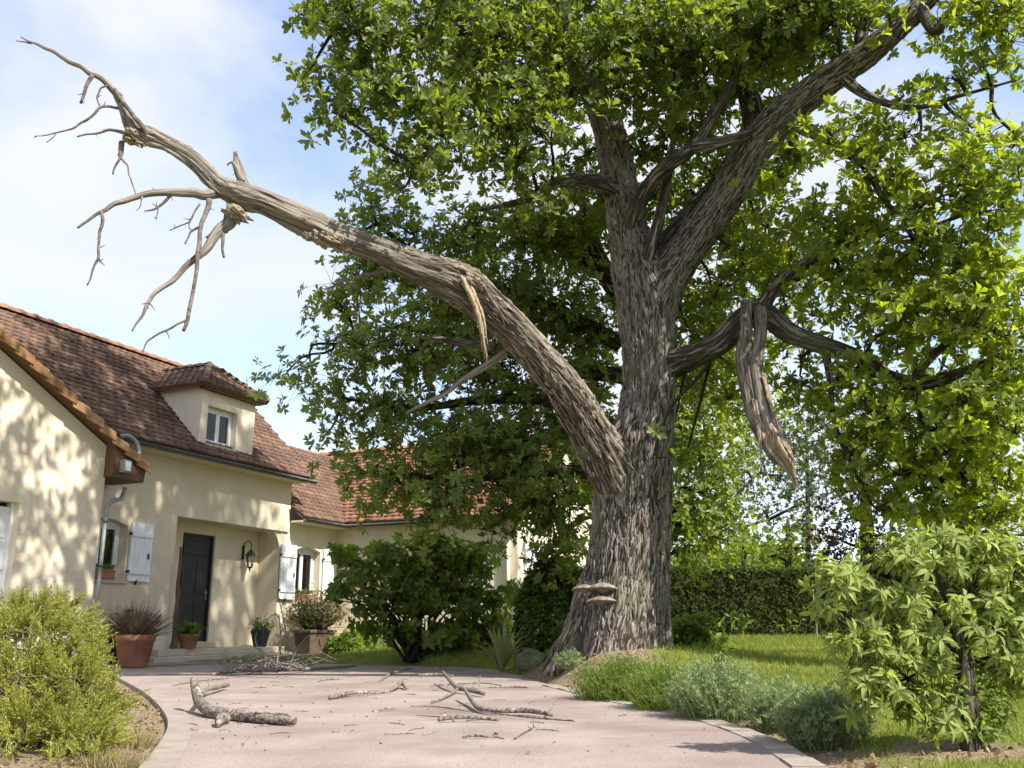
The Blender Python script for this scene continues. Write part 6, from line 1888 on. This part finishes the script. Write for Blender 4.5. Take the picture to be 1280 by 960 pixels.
WHITEP = noisy('pale_petal', [(0.3, (0.70, 0.62, 0.62)), (0.7, (0.85, 0.80, 0.80))], scale=20, bump=0)
winbox(-1.50, -.84, -.51 + .02, W1[2] - .001, 'brown flower box with orange flowers on the left window sill', TERRA, [ORANGE])
winbox(4.66, 5.30, -.60, W2[2] - .001, 'flower box with pale flowers on the second window sill', TERRA, [WHITEP])

# ------------------------------------------------------------------ fallen branches on the drive
def stick_obj(o, rows, name='stem', m=STICK, seg=12, ridge=.004):
    pts = []
    for x, y, h, w in rows:           # photo pixel of the point below, height above the drive, width in pixels
        p = onz(x, y, 0)
        r_ = .82 * w / 2 / pxm(y, p[1])
        pts.append([p[0], p[1], max(h, r_ * .9), r_])
    c0 = np.array(pts[0][:3]) if o.get('_o') is None else None
    L_ = np.array(o.location)
    return bark_obj(name, [[*(np.array(q[:3]) - L_), q[3]] for q in pts], .02, seg, m, o, ridge=ridge, lump=.2)
def fallen(label, parts, name='fallen_stick', group='fallen sticks on the drive'):
    p = onz(parts[0][0][0], parts[0][0][1], 0)
    o = empty(name, p); tag(o, label, 'branch' if name != 'fallen_stick' else 'stick', group)
    for i, rows in enumerate(parts):
        stick_obj(o, rows, 'stem' if i == 0 else 'side_twig')
    return o
fallen('thick pale forked branch lying nearest on the drive, at the left', [
    [(368, 908, .03, 12), (340, 906, .03, 15), (310, 903, .03, 16), (285, 900, .035, 17), (262, 897, .04, 18), (248, 892, .08, 16), (242, 890, .16, 14), (238, 888, .22, 9)],
    [(285, 905, .03, 15), (276, 906, .02, 18), (272, 910, .02, 10)],
    [(250, 890, .12, 8), (258, 872, .07, 7), (270, 867, .06, 8), (284, 862, .05, 7)],
    [(262, 896, .05, 3), (261, 893, .14, 2), (257, 890, .22, 1.5)],
    [(300, 904, .06, 4), (330, 905, .07, 4), (362, 906, .06, 3)]], 'fallen_branch', None)
fallen('long curved mossy stick lying in the middle of the drive', [
    [(580, 876, .10, 5), (590, 884, .05, 8), (600, 891, .03, 9), (625, 894, .03, 8), (655, 894, .03, 8), (680, 897, .03, 7), (690, 898, .02, 5)],
    [(684, 897, .03, 4), (692, 893, .06, 2.5), (696, 891, .09, 1.5)],
    [(600, 893, .02, 3), (640, 898, .02, 3), (690, 903, .02, 4), (718, 905, .02, 4)]], 'fallen_branch', None)
fallen('forked grey branch lying across the drive behind the curved one', [
    [(605, 872, .03, 6), (590, 869, .04, 7), (572, 866, .05, 8), (562, 862, .09, 6), (553, 855, .14, 3)],
    [(572, 867, .04, 5), (555, 875, .02, 4), (540, 880, .02, 3)],
    [(585, 868, .03, 3), (598, 862, .08, 2), (600, 856, .10, 1.5)]], 'fallen_branch', None)
fallen('short lichen covered stick in front of the curved branch', [[(548, 904, .02, 6), (565, 903, .03, 7), (590, 903, .03, 6), (624, 904, .02, 5)], [(573, 903, .04, 4), (572, 899, .06, 2)], [(520, 896, .01, 2), (550, 900, .02, 3)]])
fallen('long straight stick with thick head near the drive centre', [[(412, 875, .02, 6), (430, 872, .03, 7), (443, 870, .03, 6), (470, 869, .02, 4), (488, 868, .02, 3)]])
fallen('bent stick with a knot right of the straight one', [[(488, 866, .02, 4), (496, 863, .04, 6), (502, 860, .05, 7), (508, 863, .02, 4)]])
fallen('short twig lying alone left of the lichen covered stick', [[(474, 890, .012, 3), (484, 889, .02, 4), (494, 888, .012, 3)]])
fallen('dark short twig nearest the camera at the drive centre', [[(578, 924, .012, 4), (594, 923, .015, 5), (610, 924, .012, 4)], [(580, 923, .03, 2), (579, 922, .05, 1.5)]])
fallen('thin forked pale twig right of the dark short twig', [[(644, 925, .012, 4), (655, 918, .012, 3), (667, 912, .015, 3)], [(667, 912, .02, 3), (667, 908, .05, 2)], [(667, 912, .02, 2), (676, 916, .01, 1.5)]])
fallen('tiny twig left of the dark short twig', [[(528, 920, .01, 2), (538, 918, .012, 3), (548, 917, .01, 2)]])
fallen('thin long twig crossing towards the forked grey branch', [[(514, 884, .01, 2.5), (540, 885, .012, 2.5), (570, 889, .015, 2.5), (592, 893, .012, 2)]])
fallen('thin stick at the back of the drive left of the strap-leaved plant', [[(523, 847, .03, 4), (545, 846, .03, 4), (566, 847, .02, 3)], [(545, 846, .04, 2), (544, 841, .09, 2)]])
fallen('slanting thin stick at the back of the drive', [[(490, 843, .02, 3), (505, 840, .03, 3), (516, 838, .03, 2)], [(490, 843, .02, 3), (480, 849, .01, 4), (474, 853, .01, 2)]])
fallen('thin dark stick lying flat before the oak mound', [[(538, 859, .01, 2), (560, 858, .02, 3), (600, 856, .02, 2.5), (628, 858, .01, 2)]])
fallen('pale short stick at the foot of the oak mound', [[(610, 862, .02, 2), (640, 861, .02, 3), (660, 862, .02, 2)], [(598, 863, .02, 2), (600, 860, .07, 2)]])
fallen('faint thin stick left of the straight stick', [[(396, 853, .01, 2), (410, 851, .02, 3), (424, 850, .01, 2)]])
fallen('thin stick lying under the brush pile', [[(215, 858, .01, 2), (250, 853, .02, 3), (285, 850, .02, 2.5)]])
# brush pile at the steps
bp_ = empty('brush_pile', onz(330, 839, 0)); tag(bp_, 'heap of dry grey branches lying before the porch steps', 'branches')
L_ = np.array(bp_.location)
rq = np.random.default_rng(77)
stick_obj(bp_, [(265, 845, .02, 4), (300, 843, .05, 6), (340, 843, .06, 7), (375, 841, .05, 6), (400, 838, .03, 4), (445, 834, .02, 3)], 'branch', seg=10)
stick_obj(bp_, [(290, 842, .05, 3), (320, 840, .10, 4), (350, 840, .12, 4), (385, 839, .04, 3)], 'branch', seg=10)
for (x0, y0, h0, x1, y1, h1) in ((350, 838, .1, 330, 836, .85), (372, 838, .1, 345, 835, 1.05), (375, 839, .05, 352, 836, .75), (340, 840, .1, 318, 838, .55), (360, 840, .05, 392, 838, .5), (330, 841, .05, 300, 838, .35), (345, 841, .05, 365, 839, .55)):
    a, b_ = onz(x0, y0, 0) - L_, onz(x1, y1, 0) - L_
    a[2], b_[2] = h0, h1
    t_ = curve_to(a, b_, rq, .12, 8)
    V, T = thin_tubes([(t_, np.linspace(.014, .005, len(t_)))] + [(curve_to(t_[k], t_[k] + rq.normal(size=3) * [.2, .1, .12], rq, .05, 4), np.linspace(.006, .003, 5)) for k in (2, 4, 6) if k < len(t_)] if False else [(t_, np.linspace(.014, .005, len(t_)))], 7)
    link('branch', np_mesh('branch', V, T, True), bp_, STICK)
tw = []
for i in range(100):
    x0 = rq.uniform(275, 385); y0 = rq.uniform(836.5, 845)
    a = onz(x0, y0, 0) - L_; a[2] = rq.uniform(.01, .16)
    b_ = a + np.array([rq.normal() * .35, rq.normal() * .25, rq.uniform(-.05, .14)])
    b_[2] = max(.01, b_[2])
    t_ = curve_to(a, b_, rq, .06, 4); t_[:, 2] = np.maximum(t_[:, 2], .006)
    tw.append((t_, np.linspace(.008, .003, len(t_))))
V, T = thin_tubes(tw)
link('twigs', np_mesh('twigs', V, T, True), bp_, STICK, 'stuff')
# scraps of bark, twigs and dry leaves
n_ = 150
P = []
for i in range(n_):
    q = onz(rq.uniform(200, 900), 834 + 110 * rq.uniform() ** 1.6, 0.006)
    P.append(q)
P = np.array(P); P = P[inside(drive_poly, P[:, 0], P[:, 1])]
lv, lt = leaf_simple(.3, .5, .12, -.1)
flatl = [(lv @ rot_axis((1, 0, 0), math.pi / 2).T * s_, lt) for s_ in (.022, .034, .016)]
flatl = [(v[:, [0, 2, 1]] * [1, 1, .6] if False else v, t_) for v, t_ in flatl]
lit = leaf_mass('leaf_litter', P + [0, 0, .004], rq.normal(size=P.shape) * [1, 1, .12], rq.uniform(.5, 1.1, len(P)), flatl, DRYL, None, rq)
tag(lit, 'dry leaf scraps scattered over the drive', 'leaf litter', None, 'stuff')
tw = []
for i in range(130):
    q = onz(rq.uniform(220, 850), 834 + 95 * rq.uniform() ** 1.7, .004)
    if not inside(drive_poly, q[:1], q[1:2])[0]: continue
    a = rq.uniform(0, math.pi); l_ = rq.uniform(.03, .16)
    b_ = q + np.array([math.cos(a) * l_, math.sin(a) * l_, 0])
    tw.append((np.array([q, (q + b_) / 2 + [0, 0, .004], b_]), np.array([.003, .0035, .002])))
V, T = thin_tubes(tw, 4)
tag(link('twig_litter', np_mesh('twig_litter', V, T), None, STICK, 'stuff'), 'small twigs scattered over the drive', 'twigs')
# dry litter on the beds and mulch
def bed_points(n, r, test):
    X, Y = r.uniform(-4, 6, n * 6), r.uniform(3.5, 14, n * 6)
    s = soil_at(X, Y) * ~inside(drive_poly, X, Y)
    k = np.nonzero((s > .5) & test(X, Y))[0][:n]
    return np.stack([X[k], Y[k], terrain(X[k], Y[k])], 1)
P = bed_points(6500, rq, lambda X, Y: X == X)
tag(leaf_mass('leaf_litter', P + [0, 0, .012], rq.normal(size=P.shape) * [1, 1, .4], rq.uniform(.5, 1.5, len(P)), flatl, DRYL, None, rq), 'dry leaf litter on the beds under oak and shrubs', 'leaf litter', None, 'stuff')

# ------------------------------------------------------------------ lawn grass
rg = np.random.default_rng(55)
def lawn(n, x0, x1, y0, y1, h):
    X, Y = rg.uniform(x0, x1, n), rg.uniform(y0, y1, n)
    k = (soil_at(X, Y) < .5 + .4 * rg.uniform(-1, 1, n)) & ~inside(drive_poly, X, Y) & (edge_dist(drive_poly, X, Y) > .12)
    X, Y = X[k], Y[k]
    P = np.stack([X, Y, terrain(X, Y) - .004], 1)
    D = rg.normal(size=P.shape) * .35 + [0, 0, 1]
    return P, D, h * rg.uniform(.5, 1.2, len(P))
tri1 = [(np.array([[-.07, 0, 0], [.07, 0, 0], [0, b_, 1.0]]), np.array([[0, 1, 2]])) for b_ in (.1, .4, .7)]
A = [lawn(85000, 1.0, 6.0, 3.6, 10, .045), lawn(80000, .5, 11, 10, 22, .075), lawn(26000, -5.5, 2.0, 14, 22, .08), lawn(300, -4.5, -3, 6, 9, .05)]
tag(leaf_mass('grass', np.vstack([a[0] for a in A]), np.vstack([a[1] for a in A]), np.hstack([a[2] for a in A]), tri1, GRASSM, None, rg), 'short sunlit lawn grass right of the drive', 'grass', None, 'stuff')

# ------------------------------------------------------------------ trees beyond the hedge
def far_tree(name, label, stem, blobs, dens, m, size, seed, cl=.35, group='trees beyond the hedge', k_=5, branches=()):
    r = np.random.default_rng(seed)
    o = empty(name, (0, 0, 0)); tag(o, label, 'tree', group)
    p = path(stem)
    bark_obj('trunk', p, .12, 14, BARK_FAR, o, ridge=.004)
    ns = spline(p, .3)[:, :3]
    for rows in branches:
        pb = path(rows); bark_obj('branch', pb, .12, 10, BARK_FAR, o, ridge=.003)
        ns = np.vstack([ns, spline(pb, .3)[:, :3]])
    P, D, C, B = blob_points(r, blobs, dens, cl, 7)
    TW.clear()
    leaf_mass('crown', P, D, r.uniform(.7, 1.2, len(P)), [rosette(leaf_simple(.28, .6), k_, size, t_, 30, r) for t_ in (10, 30, 50)], m, o, r)
    tw = []
    for bi, b in enumerate(blobs):
        c = at(b[0], b[1], b[4])
        t_ = curve_to(ns[np.argmin(np.linalg.norm(ns - c, axis=1))], c, r)
        tw.append((t_, np.linspace(.05, .02, len(t_))))
        for q in C[B == bi][::3]:
            t2 = curve_to(t_[r.integers(1, len(t_))], q, r, .05, 3)
            tw.append((t2, np.linspace(.018, .008, len(t2))))
    V, T = thin_tubes(tw, 4)
    link('twigs', np_mesh('twigs', V, T, True), o, BARK_FAR, 'stuff')
    return o
far_tree('broadleaf_tree', 'thin leaning tree with open bluish crown behind the hedge', [(866, 735, 28, 12), (872, 705, 28, 10), (890, 675, 28, 8), (905, 655, 28, 6), (930, 640, 28, 4)],
         [(930, 590, 60, 34, 28, 1.2, .5), (985, 595, 55, 34, 28, 1.2, .5), (960, 630, 50, 24, 28, 1., .5), (900, 610, 40, 34, 28, 1., .5), (1010, 620, 34, 26, 28, .8, .5)], 270, FARBLUE, .12, 101, .5,
         branches=([(890, 675, 28, 5), (925, 660, 28, 4), (960, 650, 28, 2)], [(905, 655, 28, 5), (920, 620, 28, 4), (950, 590, 28, 2)], [(880, 690, 28, 5), (878, 650, 28, 4), (890, 610, 28, 2)]))
far_tree('broadleaf_tree', 'bright green tree filling the gap right behind the oak trunk', [(826, 760, 19, 16), (826, 690, 19, 14), (832, 600, 19, 10), (845, 500, 19, 6)],
         [(850, 540, 26, 60, 18.6, .6), (850, 640, 26, 50, 18.6, .6), (905, 670, 36, 26, 19, .6, .8), (872, 500, 40, 50, 19, .8), (885, 570, 48, 45, 19, .8), (868, 640, 32, 34, 19, .7), (862, 690, 24, 24, 19, .6), (930, 520, 44, 45, 19.5, .8, .7), (905, 430, 50, 40, 19.5, .9, .8), (890, 620, 36, 30, 19, .7, .7)], 560, FARLEAF, .125, 102)
far_tree('conifer_tree', 'slim pale green young tree above the middle of the hedge', [(928, 760, 34, 8), (930, 700, 34, 6), (930, 660, 34, 3)], [(930, 665, 12, 18, 34, .5), (928, 690, 20, 20, 34, .7), (948, 690, 16, 18, 34, .6)], 260, FARLEAF, .11, 103, .25)
far_tree('broadleaf_tree', 'rounded mid green tree just behind the hedge', [(985, 770, 30, 12), (985, 690, 30, 8), (985, 650, 30, 4)], [(985, 680, 42, 26, 30, 1., 1), (960, 695, 28, 18, 30, .8), (1010, 660, 30, 30, 30, .9)], 240, FARLEAF, .12, 104)
far_tree('broadleaf_tree', 'dark purple-leaved tree behind the hedge', [(1084, 770, 27, 22), (1085, 690, 27, 18), (1082, 630, 27, 14), (1078, 580, 27, 8)], [(1060, 650, 42, 40, 27, 1., 1), (1090, 600, 40, 40, 27, 1., .7), (1035, 680, 26, 28, 27, .8), (1110, 670, 36, 32, 27, .9)], 240, PURPLE, .12, 105)
far_tree('broadleaf_tree', 'yellow green tree at the far right behind the pale shrub', [(1200, 770, 24, 26), (1200, 680, 24, 22), (1195, 600, 24, 16), (1190, 520, 24, 8)], [(1180, 660, 70, 40, 24, 1.2), (1250, 650, 60, 45, 24, 1.2), (1140, 600, 60, 45, 24, 1.2), (1220, 580, 70, 50, 24, 1.3), (1180, 500, 80, 50, 24, 1.3), (1270, 520, 60, 60, 24, 1.3), (1110, 690, 40, 24, 24, .8), (1200, 710, 80, 22, 24, .8), (1300, 700, 60, 40, 24, 1)], 200, SUNLEAF, .13, 106)
far_tree('broadleaf_tree', 'green tree behind the right part of the oak crown', [(1010, 770, 38, 7), (1010, 650, 38, 6), (1008, 540, 38, 4)], [(1000, 560, 60, 40, 38, 1.5, .6), (1050, 520, 60, 50, 38, 1.5, .6), (960, 540, 50, 40, 38, 1.3, .5), (1040, 600, 50, 34, 38, 1.2, .6)], 240, FARBLUE, .16, 107, .6)
# low far woodland behind everything
rw = np.random.default_rng(91)
n_ = 7000
X = rw.uniform(-14, 40, n_); Y = rw.uniform(46, 56, n_)
H_ = 3.2 + 1.6 * fbm(np.stack([X * .16, X * 0, X * 0 + 3], 1), 3)
P = np.stack([X, Y, .2 + H_ * rw.uniform(0, 1, n_) ** .7], 1)
tag(leaf_mass('woodland', P, rw.normal(size=P.shape) * .5 + [0, -.4, .5], rw.uniform(.7, 1.3, n_), [rosette(leaf_simple(.3, .6), 5, .42, t_, 30, rw) for t_ in (10, 40)], FARLEAF, None, rw), 'far green woodland beyond the hedge', 'woodland', None, 'stuff')
